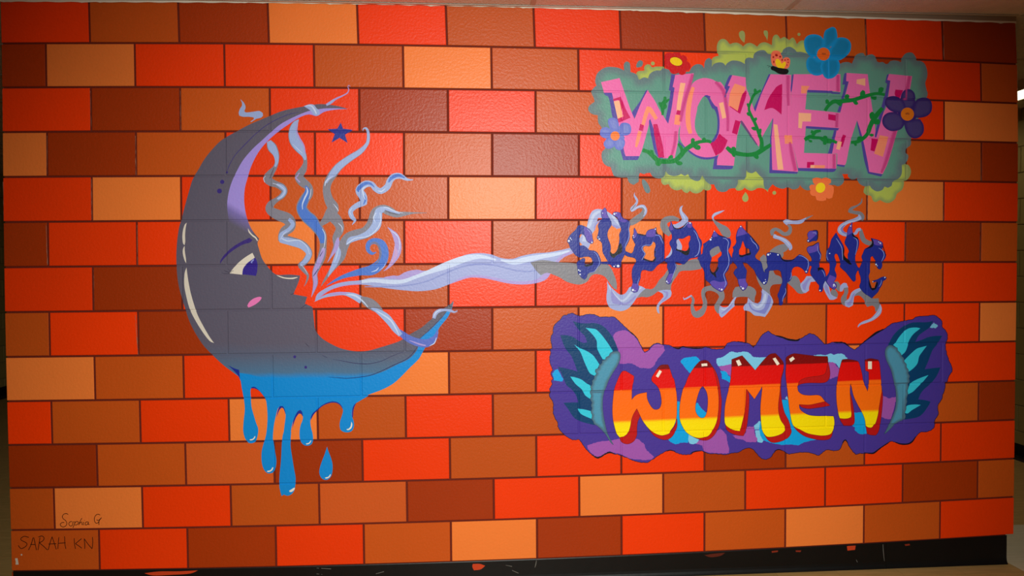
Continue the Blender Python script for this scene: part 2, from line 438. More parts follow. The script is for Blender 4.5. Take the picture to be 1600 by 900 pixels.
def coat(layer):                                         # every stroke lies a hair above the one before
    _N[0] = (_N[0] + 1) % 60
    return LAY * layer + .00004 + _N[0] * 1.9e-6
def paint(col, rough=.42, grad=None, grad2=None, soft=None):
    """enamel paint; grad = ((x,y) px start, (x,y) px end, [(pos, hex), ...]) blends colours across the design"""
    key = (col, rough, str(grad))
    if key in _PM: return _PM[key]
    N = NT('mural_paint'); tc = orange_peel(N, .3, rough)
    if grad:
        (a, b, stops) = grad
        ax, az = px_to_plane(*a); bx, bz = px_to_plane(*b); d = np.array([bx - ax, 0, bz - az], float); L2 = float(d @ d)
        sb = N.n('ShaderNodeVectorMath', operation='SUBTRACT'); sb.inputs[1].default_value = (float(ax), 0, float(az))
        N.l(tc.outputs['Object'], sb.inputs[0])
        dt = N.n('ShaderNodeVectorMath', operation='DOT_PRODUCT'); dt.inputs[1].default_value = tuple(float(t) for t in d / L2)
        N.l(sb.outputs[0], dt.inputs[0])
        ns = N.n('ShaderNodeTexNoise', Scale=9.0, Detail=5.0); N.l(tc.outputs['Object'], ns.inputs['Vector'])
        w = stops[0][2] if len(stops[0]) > 2 else .04
        ma = N.n('ShaderNodeMath', operation='MULTIPLY_ADD'); N.l(ns.outputs['Fac'], ma.inputs[0]); ma.inputs[1].default_value = w
        ma.inputs[2].default_value = -w / 2
        ad = N.n('ShaderNodeMath', operation='ADD'); N.l(ma.outputs[0], ad.inputs[0]); N.l(dt.outputs['Value'], ad.inputs[1])
        cr = N.n('ShaderNodeValToRGB'); el = cr.color_ramp.elements
        while len(el) < len(stops): el.new(.5)
        for e, s_ in zip(el, stops): e.position = s_[0]; e.color = rgb(s_[1])
        N.l(ad.outputs[0], cr.inputs[0]); N.l(cr.outputs[0], N.b.inputs['Base Color'])
    else:
        N.b.inputs['Base Color'].default_value = rgb(col)
    _PM[key] = N.m
    return N.m
def soft_paint(col, strength=1.0, power=1.0):
    """sprayed / dry-brushed paint: thin at the rim of the stroke (UV.y runs across it), solid along its middle"""
    key = ('soft', col, strength, power)
    if key in _PM: return _PM[key]
    N = NT('sprayed_paint'); tc = orange_peel(N, .3, .45); N.b.inputs['Base Color'].default_value = rgb(col)
    sx = N.n('ShaderNodeSeparateXYZ'); N.l(tc.outputs['UV'], sx.inputs[0])
    mr = N.n('ShaderNodeMapRange', interpolation_type='SMOOTHERSTEP'); N.l(sx.outputs['Y'], mr.inputs['Value'])
    pw = N.n('ShaderNodeMath', operation='POWER'); N.l(mr.outputs[0], pw.inputs[0]); pw.inputs[1].default_value = power
    mu = N.n('ShaderNodeMath', operation='MULTIPLY'); N.l(pw.outputs[0], mu.inputs[0]); mu.inputs[1].default_value = strength
    N.l(mu.outputs[0], N.b.inputs['Alpha'])
    _PM[key] = N.m
    return N.m
# --- drawing in the design's own measured coordinates (four units to a pixel, offset by the patch origin)
ORG = [0.0, 0.0, 4.0]
def org(x, y, s=4.0): ORG[:] = [x, y, s]
def num(s):
    return [[float(t) for t in p.split(',')] for p in s.split()]
def toplane(a):
    a = np.array(a, float); x, z = px_to_plane(ORG[0] + a[:, 0] / ORG[2], ORG[1] + a[:, 1] / ORG[2]); return np.stack([x, z], -1)
def opx(x, y): return (ORG[0] + x / ORG[2], ORG[1] + y / ORG[2])
def rim_paint(col, rcol, amount=1.0, power=1.0, rough=.42):
    """one colour sprayed over another along the rim of a shape"""
    key = ('rim', col, rcol, amount, power)
    if key in _PM: return _PM[key]
    N = NT('sprayed_paint'); tc = orange_peel(N, .3, rough)
    at = N.n('ShaderNodeAttribute', attribute_name='rim')
    ns = N.n('ShaderNodeTexNoise', Scale=16.0, Detail=6.0, Roughness=.65); N.l(tc.outputs['Object'], ns.inputs['Vector'])
    m1 = N.n('ShaderNodeMath', operation='MULTIPLY_ADD'); N.l(ns.outputs['Fac'], m1.inputs[0]); m1.inputs[1].default_value = .7; m1.inputs[2].default_value = -.38
    ad = N.n('ShaderNodeMath', operation='ADD'); N.l(m1.outputs[0], ad.inputs[0]); N.l(at.outputs['Fac'], ad.inputs[1])
    mr = N.n('ShaderNodeMapRange', interpolation_type='SMOOTHERSTEP'); N.l(ad.outputs[0], mr.inputs['Value'])
    pw = N.n('ShaderNodeMath', operation='POWER'); N.l(mr.outputs[0], pw.inputs[0]); pw.inputs[1].default_value = power
    mu = N.n('ShaderNodeMath', operation='MULTIPLY'); N.l(pw.outputs[0], mu.inputs[0]); mu.inputs[1].default_value = amount
    mx = N.n('ShaderNodeMix', data_type='RGBA'); mx.inputs['A'].default_value = rgb(col); mx.inputs['B'].default_value = rgb(rcol)
    N.l(mu.outputs[0], mx.inputs['Factor']); N.l(mx.outputs['Result'], N.b.inputs['Base Color'])
    _PM[key] = N.m
    return N.m
def poly(name, mat, pts, parent=None, layer=1, holes=(), smooth=True, ang=52, rim=None, **props):
    """closed painted shape; pts is a string of x,y pairs; several shapes separated by |"""
    if isinstance(mat, str): mat = paint(mat)
    if '|' in pts:
        return [poly(name, mat, q, parent, layer, holes, smooth, ang, rim, **props) for q in pts.split('|')][0]
    cv = lambda s: toplane(catmull(num(s), True, ang=ang) if smooth else num(s))
    loops = [cv(s) for s in pts.split('|')]
    me = paint_mesh(name, loops, [cv(h) for h in holes], layer, rim=rim)
    return link(name, me, mat, parent, **props)
def rib_loop(pts, closed_ends=True, wscale=1.0):
    c = catmull(num(pts) if isinstance(pts, str) else pts, False, sub=6, ang=75)
    c = np.array(c); n = len(c)
    t = np.gradient(c[:, :2], axis=0); t /= np.linalg.norm(t, axis=1)[:, None] + 1e-9
    nn = np.stack([-t[:, 1], t[:, 0]], 1)
    w = c[:, 2:3] * wscale / 2 if c.shape[1] > 2 else np.full((n, 1), wscale / 2)
    return c[:, :2] + nn * w, c[:, :2] - nn * w
def ribbon(name, mat, pts, parent=None, layer=1, width=1.0, **props):
    """brush stroke: x,y,width triples along its middle; several strokes separated by |"""
    if isinstance(mat, str): mat = paint(mat)
    if '|' in pts:
        return [ribbon(name, mat, q, parent, layer, width, **props) for q in pts.split('|')][0]
    loops = []
    for s in [pts]:
        a, b = rib_loop(s, wscale=width)
        # a chain of short overlapping pieces survives tight bends
        n = len(a)
        for i in range(0, n - 1, 6):
            j = min(n, i + 7)
            loops.append(toplane(np.concatenate([a[i:j], b[i:j][::-1]])))
    return link(name, paint_mesh(name, loops, [], layer), mat, parent, **props)
def softline(name, mat, pts, parent=None, layer=1, side=0, **props):
    """sprayed stroke with feathered rims; side 0 both rims, +1/-1 feathers one rim only"""
    if '|' in pts:
        return [softline(name, mat, q, parent, layer, side, **props) for q in pts.split('|')][0]
    vs, fs, uvs = [], [], []; ct = coat(layer)
    for s in [pts]:
        a, b = rib_loop(s); n = len(a)
        m = (a + b) / 2
        rows = [(a, 0), (m, 1), (b, 0)] if side == 0 else ([(a, 1), (b, 0)] if side > 0 else [(a, 0), (b, 1)])
        k0 = len(vs)
        for A, q in rows:
            p = toplane(A)
            gu, gv = plane_to_grid(p[:, 0], p[:, 1]); dep = joint_depth(gu, gv) * 0
            vs += [(float(x), -ct, float(z)) for x, z in p]; uvs += [(i / n, q) for i in range(n)]
        for r in range(len(rows) - 1):
            for i in range(n - 1):
                f = (k0 + r * n + i, k0 + r * n + i + 1, k0 + (r + 1) * n + i + 1, k0 + (r + 1) * n + i); fs.append(f)
    me = mesh_from(name, vs, fs); ul = me.uv_layers.new(name='UVMap')
    for lp in me.loops: ul.data[lp.index].uv = uvs[lp.vertex_index]
    return link(name, me, mat, parent, **props)
def dot(x, y, rx, ry=None, rot=0, n=14):
    ry = ry or rx; c, s = math.cos(math.radians(rot)), math.sin(math.radians(rot))
    return ' '.join('%.1f,%.1f' % (x + rx * math.cos(t) * c - ry * math.sin(t) * s, y + rx * math.cos(t) * s + ry * math.sin(t) * c) for t in [2 * math.pi * i / n for i in range(n)])
def mural(name, label, category, at, **props):
    x, z = px_to_plane(*at)
    return empty(name, (0, 0, 0), label=label, category=category, **props)

# ---------------------------------------------------------------- crescent moon
moon = mural('crescent_moon', 'painted grey crescent moon with a sleepy face, blue lower horn and dripping underside', 'mural moon', (420, 480))
org(260, 120)   # patch A: full-frame px = 260 + x/4, 120 + y/4
# outer and inner outline in one loop (patch A units; lower parts continue the same scale)
MB = ('1135,201 1080,185 1000,172 935,172 860,185 790,198 720,215 650,243 590,268 520,298 450,335 400,362 340,400 290,450 240,512 200,580 165,640 140,720 115,810 95,890 '
      '80,940 68,1020 62,1120 66,1220 76,1300 96,1380 118,1450 145,1530 180,1600 225,1670 265,1715 310,1760 360,1805 420,1850 445,1868 452,1875 '
      '470,1915 620,1925 640,2000 800,2008 1000,2006 1220,1990 1310,1962 1380,1930 1440,1890 1520,1810 1580,1750 1620,1680 1690,1612 1700,1575 1720,1545 1760,1495 1785,1440 1793,1402 1778,1418 '
      '1720,1458 1650,1520 1590,1570 1520,1610 1460,1650 1400,1672 1340,1690 1260,1712 1180,1715 1100,1700 1040,1675 980,1640 945,1605 930,1580 922,1520 914,1450 905,1435 880,1425 870,1420 866,1418 '
      '880,1375 800,1360 793,1358 815,1310 830,1270 836,1242 770,1236 700,1238 670,1226 640,1196 600,1140 580,1080 570,1040 580,1012 556,985 530,948 512,908 500,870 492,830 486,770 490,700 505,640 530,560 570,480 620,415 690,350 760,300 830,255 890,235 940,245 990,218 1060,200')
grey_blue = paint('', .42, ((400, 535), (400, 600), [(0.0, '5E586A', .12), (.35, '586078'), (.72, '4C7092'), (.86, '0888D8'), (1.0, '0888D8')]))
poly('moon_body', grey_blue, MB, moon, 2, ang=50)
# lavender inner face of the upper horn
lav = paint('', .42, ((400, 340), (386, 364), [(0.0, 'A18DDE', .2), (.35, '7A6CAE'), (1.0, '5E586A')]))
poly('inner_face', lav, '1135,201 1060,197 990,198 940,205 880,217 800,250 720,292 660,340 600,395 540,450 480,520 440,590 408,660 388,730 380,800 386,870 392,905 400,945 430,985 470,1005 500,1000 530,985 545,970 530,948 512,908 500,870 492,830 486,770 490,700 505,640 530,560 570,480 620,415 690,350 760,300 830,255 890,235 940,245 990,218 1060,205', moon, 3)
# blue lower horn under the contour line
org(480, 420)
blue = paint('0888D8')
poly('horn_blue', blue, '0,682 60,688 130,684 220,686 330,680 400,668 480,640 560,600 640,560 690,500 700,440 760,390 840,310 880,255 905,210 915,205 905,245 880,300 840,350 820,380 812,420 740,490 700,560 640,620 560,700 500,740 430,770 340,796 200,800 0,806', moon, 3)
poly('horn_rim', '5E6472', '907,206 914,204 905,240 890,262 878,252', moon, 4)
ribbon('contour_line', '1C2A66', '130,676,1 180,680,3 250,684,4 330,677,4 400,664,4 470,636,4 540,602,4 610,570,4 650,540,4 680,500,3 690,480,1', moon, 5)
ribbon('contour_line', '33305A', '160,565,1 220,576,3 300,590,4 380,594,4 460,578,3 520,550,3 580,526,2 600,522,1', moon, 5)
ribbon('contour_line', '1C2A66', '700,440,2 760,385,3 810,335,3 850,292,2 866,272,1', moon, 5)
ribbon('contour_line', '33305A', '95,541,1 125,556,1', moon, 5, width=2.5)
# drips
org(340, 540)
D0 = paint('1A2C92'); 
poly('drip_shadow', D0, '62,120 100,140 135,152 140,215 130,190 100,155|205,268 212,250 240,250 270,272 300,310 306,350 290,320 262,285 232,268|'
     '368,450 375,410 388,380 405,374 420,390 425,430 412,395 400,388 385,405|466,520 475,460 495,412 513,394 530,405 536,450 522,428 508,425 490,450 475,490|'
     '582,468 585,430 610,400 650,370 700,345 735,342 765,352 780,375 784,400 765,372 740,358 705,358 660,375 625,405 600,432|840,470 842,400 855,365 880,345 930,318 970,305 905,330 868,358 850,400 846,440', moon, 3)
drp = [('136,170 145,225 152,270 165,340 170,400 163,470 160,530 170,575 190,605 215,610 238,598 250,565 254,520 240,480 225,430 212,380 208,320 206,280 212,260 232,258 260,280 295,325 '
        '306,360 312,440 308,520 300,570 285,620 275,670 276,730 290,775 315,798 345,795 362,765 368,720 360,665 350,610 346,570 352,500 362,450 375,400 390,378 408,378 420,400 '
        '425,440 418,500 408,590 404,650 395,750 388,830 390,900 400,940 420,930 440,936 470,920 482,890 488,830 478,770 465,690 455,620 456,560 465,500 480,450 500,412 518,402 530,420 '
        '532,460 518,500 512,545 516,590 535,618 562,626 588,615 597,585 594,550 584,510 580,470 590,430 620,400 660,368 705,350 745,352 772,372 784,405 776,440 764,480 766,520 785,538 815,542 840,532 852,505 850,470 840,440 842,400 855,368 890,345 940,316 '
        '940,300 700,240 300,200 200,180')]
poly('dripping_paint', blue, drp[0], moon, 4)
org(260, 600)
poly('long_drip', blue, '724,340 716,480 708,560 706,630 712,665 735,690 758,698 780,690 798,668 806,630 806,590 796,520 785,450 776,380 780,300 740,280', moon, 5)
org(340, 540)
white = paint('E8E2D6')
W_ = '{0},{1} {2},{3} {4},{5} {6},{7}'
def glint(x, y, s=1.0):
    p = [(-18, 8), (-14, 12), (-4, 12), (8, 6), (16, -4), (18, -14), (14, -14), (8, -4), (0, 3), (-10, 5)]
    return ' '.join('%.1f,%.1f' % (x + a * s, y + b * s) for a, b in p)
poly('drip_glint', white, glint(218, 580) + '|' + glint(328, 776, 1.1) + '|' + glint(568, 606, .9), moon, 6)
poly('drip_glint', white, '806,522 820,518 832,502 836,476 842,490 838,512 824,526 810,528', moon, 6)
poly('drip_glint', white, '448,905 456,902 474,890 484,888 480,900 464,914 450,914', moon, 6)
org(260, 340)
cream = paint('DDD2C4')
poly('rim_glint', cream, '127,32 114,46 104,80 100,120 104,160 114,172 118,150 117,110 120,70|114,176 104,196 103,225 112,262 124,286 122,255 116,215', moon, 4)
poly('rim_glint', cream, '126,312 114,350 112,420 124,490 146,570 180,640 230,720 270,770 298,784 270,745 232,680 196,610 172,540 152,470 138,400 130,345', moon, 4)
poly('brow_ridge', cream, '510,66 514,90 536,115 556,130 568,148 572,142 560,122 536,104 520,84', moon, 4)
poly('nose_glint', cream, '686,358 710,372 745,382 790,384 822,374 815,372 780,376 740,374 710,365', moon, 4)
ink = paint('2C2450')
poly('eyebrow', '3A2878', '336,290 338,270 352,246 378,216 420,180 470,150 520,126 538,140 522,156 480,168 430,196 390,226 360,256 345,275', moon, 4)
eye = poly('eye', cream, '538,220 552,252 548,280 500,330 474,357 394,348 440,292 490,250', moon, 4)
poly('iris', '33228A', '554,250 568,280 568,330 560,364 510,358 474,355 480,320 500,290 530,266', eye, 5)
poly('pupil_glint', '8C94D8', '548,258 536,266 526,280 536,286 538,276 546,268', eye, 6)
ribbon('eyelash', '3A3448', '408,340,3 392,342,3 372,336,3 360,328,1|398,348,3 380,351,3 360,350,2 346,344,1|420,332,3 404,334,2 390,326,2 382,316,1', moon, 5)
poly('cheek', 'E878B8', '596,500 580,495 545,506 518,528 506,550 512,562 530,556 560,540 586,518', moon, 4)
ribbon('mouth_line', '34304A', '776,480,2 786,478,4 796,474,3 804,466,1|834,572,1 850,560,3 868,547,3 880,542,2', moon, 5)
ribbon('chin_line', '3A3448', '866,782,1 880,796,3 896,812,1', moon, 5)
freckle = paint('37287C')
poly('freckle', freckle, dot(802, 870, 9), moon, 4); poly('freckle', freckle, dot(871, 935, 9), moon, 4)
org(260, 120)
poly('freckle', freckle, dot(349, 657, 13), moon, 4); poly('freckle', freckle, dot(332, 714, 15), moon, 4); poly('freckle', freckle, dot(378, 597, 7), moon, 4)
ribbon('contour_line', '37287C', '378,597,1 392,556,3 430,490,3 490,425,4 560,355,3 630,300,3 700,262,3 770,234,3 830,222,1', moon, 5)
# star and falling drop
star = poly('star', '2A3290', '1090,286 1104,324 1166,332 1116,362 1133,414 1083,382 1032,411 1052,358 1008,328 1068,324', None, 1, smooth=False,
            label='small solid dark blue five-pointed painted star beside the top of the moon', category='mural star')
org(340, 540)
drop = mural('falling_drop', 'single blue teardrop painted below the moon, separate from the drips', 'mural drop', (512, 720))
poly('drop_body', blue, '684,632 694,664 708,700 718,740 718,780 710,815 690,836 670,839 648,826 636,796 640,760 655,715 670,676', drop, 1)
poly('drop_glint', white, glint(689, 818), drop, 2)

# ---------------------------------------------------------------- breath and smoke curls around the moon
LT, GR, BL, PA, LI = '9AACDC', '807D8C', '4A74CC', 'C4D0EE', 'A895D4'
def curl(label, base, pts, over=(), o=(400, 225), layer=4, group='smoke curls drifting around the moon'):
    """one painted curl: base stroke plus overlays [(name, colour, points, kind)]"""
    org(*o)
    m = mural('smoke_curl', label, 'mural smoke', (0, 0), group=group)
    ribbon('stroke', base, pts, m, layer, width=1.15)
    for k, (c, p) in enumerate(over):
        ribbon('highlight' if c in (PA,) else 'shade', c, p, m, layer + 1 + k)
    return m
org(260, 120)
m = mural('smoke_curl', 'short flat pale blue smoke curl rising from the back of the moon', 'mural smoke', (0, 0), group='smoke curls drifting around the moon')
poly('stroke', LT, '462,140 485,163 495,190 487,215 500,223 540,219 580,214 602,226 604,244 590,256 560,264 532,282 526,280 548,264 545,254 515,250 480,250 456,243 452,225 460,200 472,182 472,162', m, 4)
m = mural('smoke_curl', 'thin lilac smoke curl knotted round the upper tip of the moon', 'mural smoke', (0, 0), group='smoke curls drifting around the moon')
ribbon('stroke', LI, '1000,176,14 1028,160,18 1060,138,12 1105,117,8 1132,100,7 1140,80,6 1134,63,5 1141,53,4 1150,61,2', m, 4)
ribbon('shade', LT, '1000,178,6 1020,166,10 1050,142,8', m, 5)
poly('knot', LT, '858,184 895,172 922,176 938,196 956,212 958,234 940,244 918,236 905,216 885,200', m, 7)
ribbon('highlight', PA, '872,182,4 905,182,8 925,205,10 938,232,6', m, 8)
S, A_, B_ = (400, 225), (260, 120), (260, 340)
def ba(s, frm, to=S):                                    # carry strokes from one measuring patch to another
    dx, dy = (frm[0] - to[0]) * 4, (frm[1] - to[1]) * 4
    return '|'.join(' '.join('%g,%g,%g' % (float(p.split(',')[0]) + dx, float(p.split(',')[1]) + dy, float(p.split(',')[2])) for p in q.split()) for q in s.split('|'))
curl('wavy grey and pale blue smoke curl nearest the moon nose', GR,
     ba('640,402,26 660,440,52 686,485,34 690,530,22 678,568,24 652,602,38 632,635,46 655,660,42 690,673,34 722,690,38 738,715,34 722,745,30 690,768,26 655,795,38 645,830,44', A_) + ' 130,440,56 200,470,62 215,515,56 178,548,52 160,590,44 220,608,48 290,632,46 332,680,36 312,728,34 276,758,28 300,790,22 324,822,14 316,860,8 301,890,2',
     [(LT, ba('640,402,26 660,440,50 684,485,34 690,530,20 680,562,12|690,672,12 722,688,26 740,712,22 726,742,22 695,765,14', A_) + '|205,468,20 230,500,26 205,535,24 160,565,26 160,600,38 220,612,46 290,636,44 330,682,36 310,730,30 275,757,18'),
      (PA, '105,245,3 150,262,4 180,290,4 165,325,4 130,345,2|160,590,6 200,606,7 270,602,6 318,640,4 335,690,3|150,600,2 175,560,5 195,545,2|280,750,2 310,790,3 322,815,2|60,200,3 48,215,4 55,240,3'),
      ('5E5A6C', '112,150,4 96,190,8 85,215,4|92,350,4 105,400,3')])
curl('wavy periwinkle and blue smoke curl hanging from the inside of the upper horn', GR,
     ba('828,266,4 805,296,34 792,345,50 802,400,58 832,446,52 860,490,28 868,535,22 855,580,38 828,622,44 848,655,50 888,690,42 888,730,50 862,770,54 846,820,60 872,868,66 905,898,70', A_) + ' ' +
     ba('935,55,60 972,110,50 980,170,36 972,240,42 946,300,38 928,350,30 932,405,28 922,450,16 906,498,2', B_),
     [(LT, ba('826,268,4 806,296,34 792,345,50 802,400,58 832,446,52 860,492,26 868,520,12', A_)),
      (BL, ba('870,680,6 882,710,28 866,765,44 845,820,56 872,868,64 905,898,68', A_) + ' ' + ba('935,55,54 968,110,42 975,160,22', B_)),
      (LI, ba('818,276,3 812,330,8 830,380,10 858,430,10 868,480,6|832,600,6 808,632,10 835,660,8', A_) + '|' + ba('984,190,22 970,240,30 944,300,30 928,350,26 932,405,24 922,450,14 906,495,2', B_)),
      (PA, ba('876,690,4 882,720,9 862,765,9 850,800,6 852,830,3|905,700,3 900,740,4 890,765,2|790,420,2 820,450,4 850,478,3', A_) + '|' + ba('975,70,3 992,110,5 988,170,4 978,200,2', B_)),
      ('4C4878', ba('978,210,2 965,232,5 958,245,3|950,320,4 930,350,6 918,366,3', B_))])
curl('tall smoke curl ending in a small hook below the star', GR,
     '668,-82,3 672,-96,6 688,-98,12 700,-75,16 702,-30,18 690,5,20 650,48,30 582,92,36 520,140,42 478,192,46 450,240,42 442,290,42 456,350,50 482,400,62 462,440,58 440,470,44 405,505,22 388,545,2',
     [(LT, '668,-82,3 672,-96,6 688,-98,12 700,-75,16 702,-30,18 690,5,20 650,48,30 582,92,36 520,140,42 482,185,40 455,215,20 440,245,8'),
      (PA, '480,200,3 440,230,7 430,262,4|485,375,2 505,400,5 516,420,3')])
curl('short grey and lilac smoke strand below the hooked curl', GR,
     '440,440,40 490,462,60 520,505,50 522,540,44 500,585,38 504,630,36 485,672,20 448,738,2',
     [(LI, '514,585,10 508,615,26 500,650,26 480,685,16 446,740,2'), (PA, '515,495,3 538,520,5 538,550,2')], layer=6)
curl('broad pale and grey smoke curl with a long grey tail pointing right', GR,
     '1068,431,2 990,431,8 930,436,22 880,440,34 830,418,48 790,405,44 752,430,58 738,480,66 722,520,70 680,556,62 620,570,58 575,590,56 545,640,56 530,700,50 500,745,40 470,790,24 430,850,12 406,890,2',
     [(LT, '900,435,6 860,428,20 815,405,26 770,420,46 760,470,54 748,515,56 700,560,40 640,585,30 590,600,34 565,630,6|510,640,8 515,680,34 495,740,36 470,790,22 450,830,4'),
      (PA, '750,430,6 735,460,8 745,490,3|790,400,2 820,398,6 870,420,5 920,432,2|775,430,4 778,490,6 740,550,6 690,580,5 620,590,6 568,625,6|518,640,3 508,690,5 490,740,3'),
      ('5F5B6C', '805,415,6 850,432,10 900,442,4')], layer=5)
curl('small blue zigzag smoke curl highest and furthest right of the wisps', LT,
     '984,224,2 945,222,14 900,200,30 862,204,34 838,228,34 820,268,34 780,294,32 748,280,30 722,252,30 682,252,38 646,288,42 668,328,44 676,365,36 625,388,28 592,420,26 600,456,24 618,478,14 600,506,2',
     [(BL, '930,212,6 890,196,18 848,212,20 828,240,8|740,270,4 715,248,14 680,248,20 640,280,22 640,300,6|668,310,4 684,345,12 672,378,6'),
      (PA, '700,262,3 668,280,7 672,320,7 685,350,3|760,292,3 785,296,7 808,278,3|600,400,3 586,425,5 598,452,2')])
curl('blue spiral smoke curl rolled up at its end', BL,
     '752,676,3 725,684,16 700,660,22 706,622,28 742,606,32 786,626,42 803,680,46 785,740,52 728,786,56 650,800,38 560,824,22 500,850,14 442,884,3',
     [('6E7090', '712,626,4 742,616,12 768,640,12 778,690,14 762,735,8 740,755,3'), (PA, '720,800,2 750,790,6 768,772,3|812,740,2 798,768,3 770,790,2')])
curl('lilac leaf shaped smoke curl right of the blue spiral', LI,
     '822,520,2 850,546,16 874,578,32 888,630,36 880,682,40 858,730,26 828,770,12 798,794,2',
     [('C09ACB', '866,640,6 875,680,20 862,720,16 835,760,6'), (PA, '838,540,2 870,560,6 892,590,5 898,640,4 890,680,2')])
# stream of breath reaching the lettering
org(480, 420)
st = mural('breath_stream', 'long pale periwinkle stream of breath blown from the mouth to the blue lettering', 'mural smoke', (0, 0))
poly('stroke', '9DA5D8', '48,205 62,160 110,125 180,94 250,79 330,72 400,56 500,55 560,45 620,30 680,10 740,12 800,0 860,-25 920,-60 1000,-90 1080,-98 1150,-90 1210,-68 1280,-62 1340,-80 1420,-96 1500,-102 1570,-114 1640,-130 1720,-150 1780,-180 1750,-110 '
     '1660,-100 1600,-70 1540,-10 1500,60 1430,90 1340,98 1260,92 1180,75 1110,60 1020,55 950,75 880,100 800,128 700,140 600,134 500,122 400,106 330,98 270,100 200,112 130,140 85,170', st, 2)
poly('under_shade', LI, '48,205 85,166 130,136 200,108 270,96 330,92 340,98 270,102 200,114 130,142|880,100 950,60 1020,40 1110,44 1200,60 1300,78 1420,70 1480,30 1530,-30 1600,-80 1680,-105 1660,-96 1600,-68 1540,-8 1500,60 1430,90 1340,98 1260,92 1180,75 1110,60 1020,55 950,75', st, 3)
poly('upper_shade', LI, '480,52 540,42 570,44 610,22 650,10 690,6 730,14 700,40 650,55 600,70 540,62 500,62|1540,-8 1560,-60 1620,-100 1700,-120 1650,-100 1600,-70', st, 3)
ribbon('highlight', PA, '340,80,20 420,74,22 520,82,26 600,78,24 680,50,22 760,20,26 840,-10,40 920,-40,46 1000,-66,40 1090,-76,24 1180,-56,10|1210,-55,8 1290,-40,30 1370,-58,34 1460,-76,28 1560,-92,20 1640,-112,10', st, 4)
ribbon('highlight', '8790CC', '360,112,4 480,112,8 620,104,8 740,80,8 860,30,10 960,-10,10 1080,-30,8 1200,-16,8 1300,10,10 1400,16,8 1470,-10,4', st, 4)
rb = mural('breath_ribbon', 'thin twisting ribbon of breath sinking from the mouth to the lower horn', 'mural smoke', (0, 0))
ribbon('stroke', LT, '46,205,2 100,176,14 160,160,22 230,155,20 290,170,38 340,196,48', rb, 6)
ribbon('stroke', GR, '336,180,20 360,198,50 400,222,64 440,250,50 470,272,20', rb, 6)
ribbon('stroke', LT, '400,246,6 440,264,28 490,300,46 525,340,44 555,380,40 584,415,26', rb, 7)
ribbon('stroke', '5A6CC4', '560,370,6 590,405,36 640,440,44 700,462,50 750,464,50 790,440,36 806,415,22 815,380,3', rb, 6)
ribbon('shade', LI, '130,164,6 180,155,18 230,152,14 256,158,4|640,448,4 700,470,10 740,480,8', rb, 8)
ribbon('highlight', PA, '245,160,4 300,168,12 350,205,8 380,240,4|430,262,3 470,285,8 520,320,10 550,365,9 572,412,4|765,482,3 795,464,6 808,430,4', rb, 8)
m = mural('smoke_curl', 'small pale smoke curl looped round the lower horn tip', 'mural smoke', (0, 0), group='smoke curls drifting around the moon')
ribbon('stroke', '9AA6D6', '792,310,20 800,282,24 825,262,22 862,257,14 895,262,16 920,270,10 938,264,5 934,258,2', m, 6)
ribbon('highlight', PA, '790,300,3 806,272,7 835,256,4', m, 7)

# ---------------------------------------------------------------- upper WOMEN lettering on its cloud
W1, W2, W3, W4, W5, W6, W7, W8 = (910, 60, 8), (1090, 35, 8), (1270, 35, 8), (910, 160, 8), (1090, 140, 8), (1270, 140, 8), (1000, 220, 8), (1200, 220, 6.4)
PX = (0, 0, 1)
cloud = mural('spray_cloud', 'green and lime spray cloud painted behind the upper pink lettering', 'mural cloud', (0, 0))
TEAL, LIME = rim_paint('62998A', '667A80', 1.0, .8), rim_paint('B4C258', '8F9C62', .9, .9)
org(*PX)
for s in ('994,114 998,111 1004,110.6 1007,110 1006.5,105 1010,101 1015,101 1018.5,105 1021,105 1026,104 1037.5,104 1040,114 1032,118 1013,128 998,128',
          '1112,112 1112,94 1116,89 1123,87 1120.6,81 1120,72.5 1122.5,65 1127.5,61 1134,62 1139,67.5 1141,69 1146,67 1152.5,67 1159,70.6 1161,73 1165,69 1171,67 1177.5,69 1183,73 1187.5,68 1194,66 1200,67.5 1206,70.6 1207,60 1210,55 1214,54 1217,57 1219,60.6 1225,57.5 1231,60.6 1233,63 1236,60 1239,58.5 1242,62 1245,69 1249,65 1254,63 1262,64 1268,92 1262,104'):
    poly('lime_puff', LIME, s, cloud, 1, rim=.03)
org(*W7)
for s in ('322,350 305,440 262,465 265,510 285,545 320,552 355,540 380,580 420,610 470,620 520,605 550,640 590,655 625,625 660,650 710,658 760,640 795,605 830,620 870,615 890,590 885,555 860,520 840,480 700,380',
          '1225,470 1220,540 1190,595 1210,620 1250,622 1290,605 1305,585 1340,610 1390,625 1440,610 1460,595 1510,590 1560,605 1600,640 1600,450 1450,330 1328,330 1250,400'):
    poly('lime_puff', LIME, s, cloud, 1, rim=.03)
org(*W8)
s = '1378,232 1410,250 1430,300 1420,350 1390,390 1360,400 1358,440 1340,490 1290,530 1270,580 1220,618 1170,618 1120,592 1080,612 1050,600 1035,560 1020,548 980,540 955,515 960,480 985,440 1100,340 1330,220'
poly('lime_puff', LIME, s, cloud, 1, rim=.03)
poly('paint_drop', 'A3A860', dot(63, 520, 19), cloud, 1)
org(*W1); poly('paint_drop', 'A3A860', dot(880, 313, 24), cloud, 1)
poly('paint_drop', '667A80', '720,272 750,285 757,310 745,345 715,360 680,365 672,340 690,295', cloud, 1)
org(*W2); poly('paint_drop', '9CA260', '552,102 580,115 592,150 592,200 585,255 560,235 535,205 518,165 520,125|845,100 870,105 880,130 878,180 870,228 855,190 835,160 825,130 828,105|' + dot(1267, 150, 20), cloud, 1)
org(*W7); poly('paint_drop', 'A3A860', '1318,640 1345,680 1355,720 1345,750 1318,764 1290,752 1277,720 1285,690', cloud, 1)
poly('paint_drop', '667A80', '40,478 65,495 100,540 122,590 128,630 115,652 90,655 65,635 45,590 25,530 25,490', cloud, 1)
org(*PX)
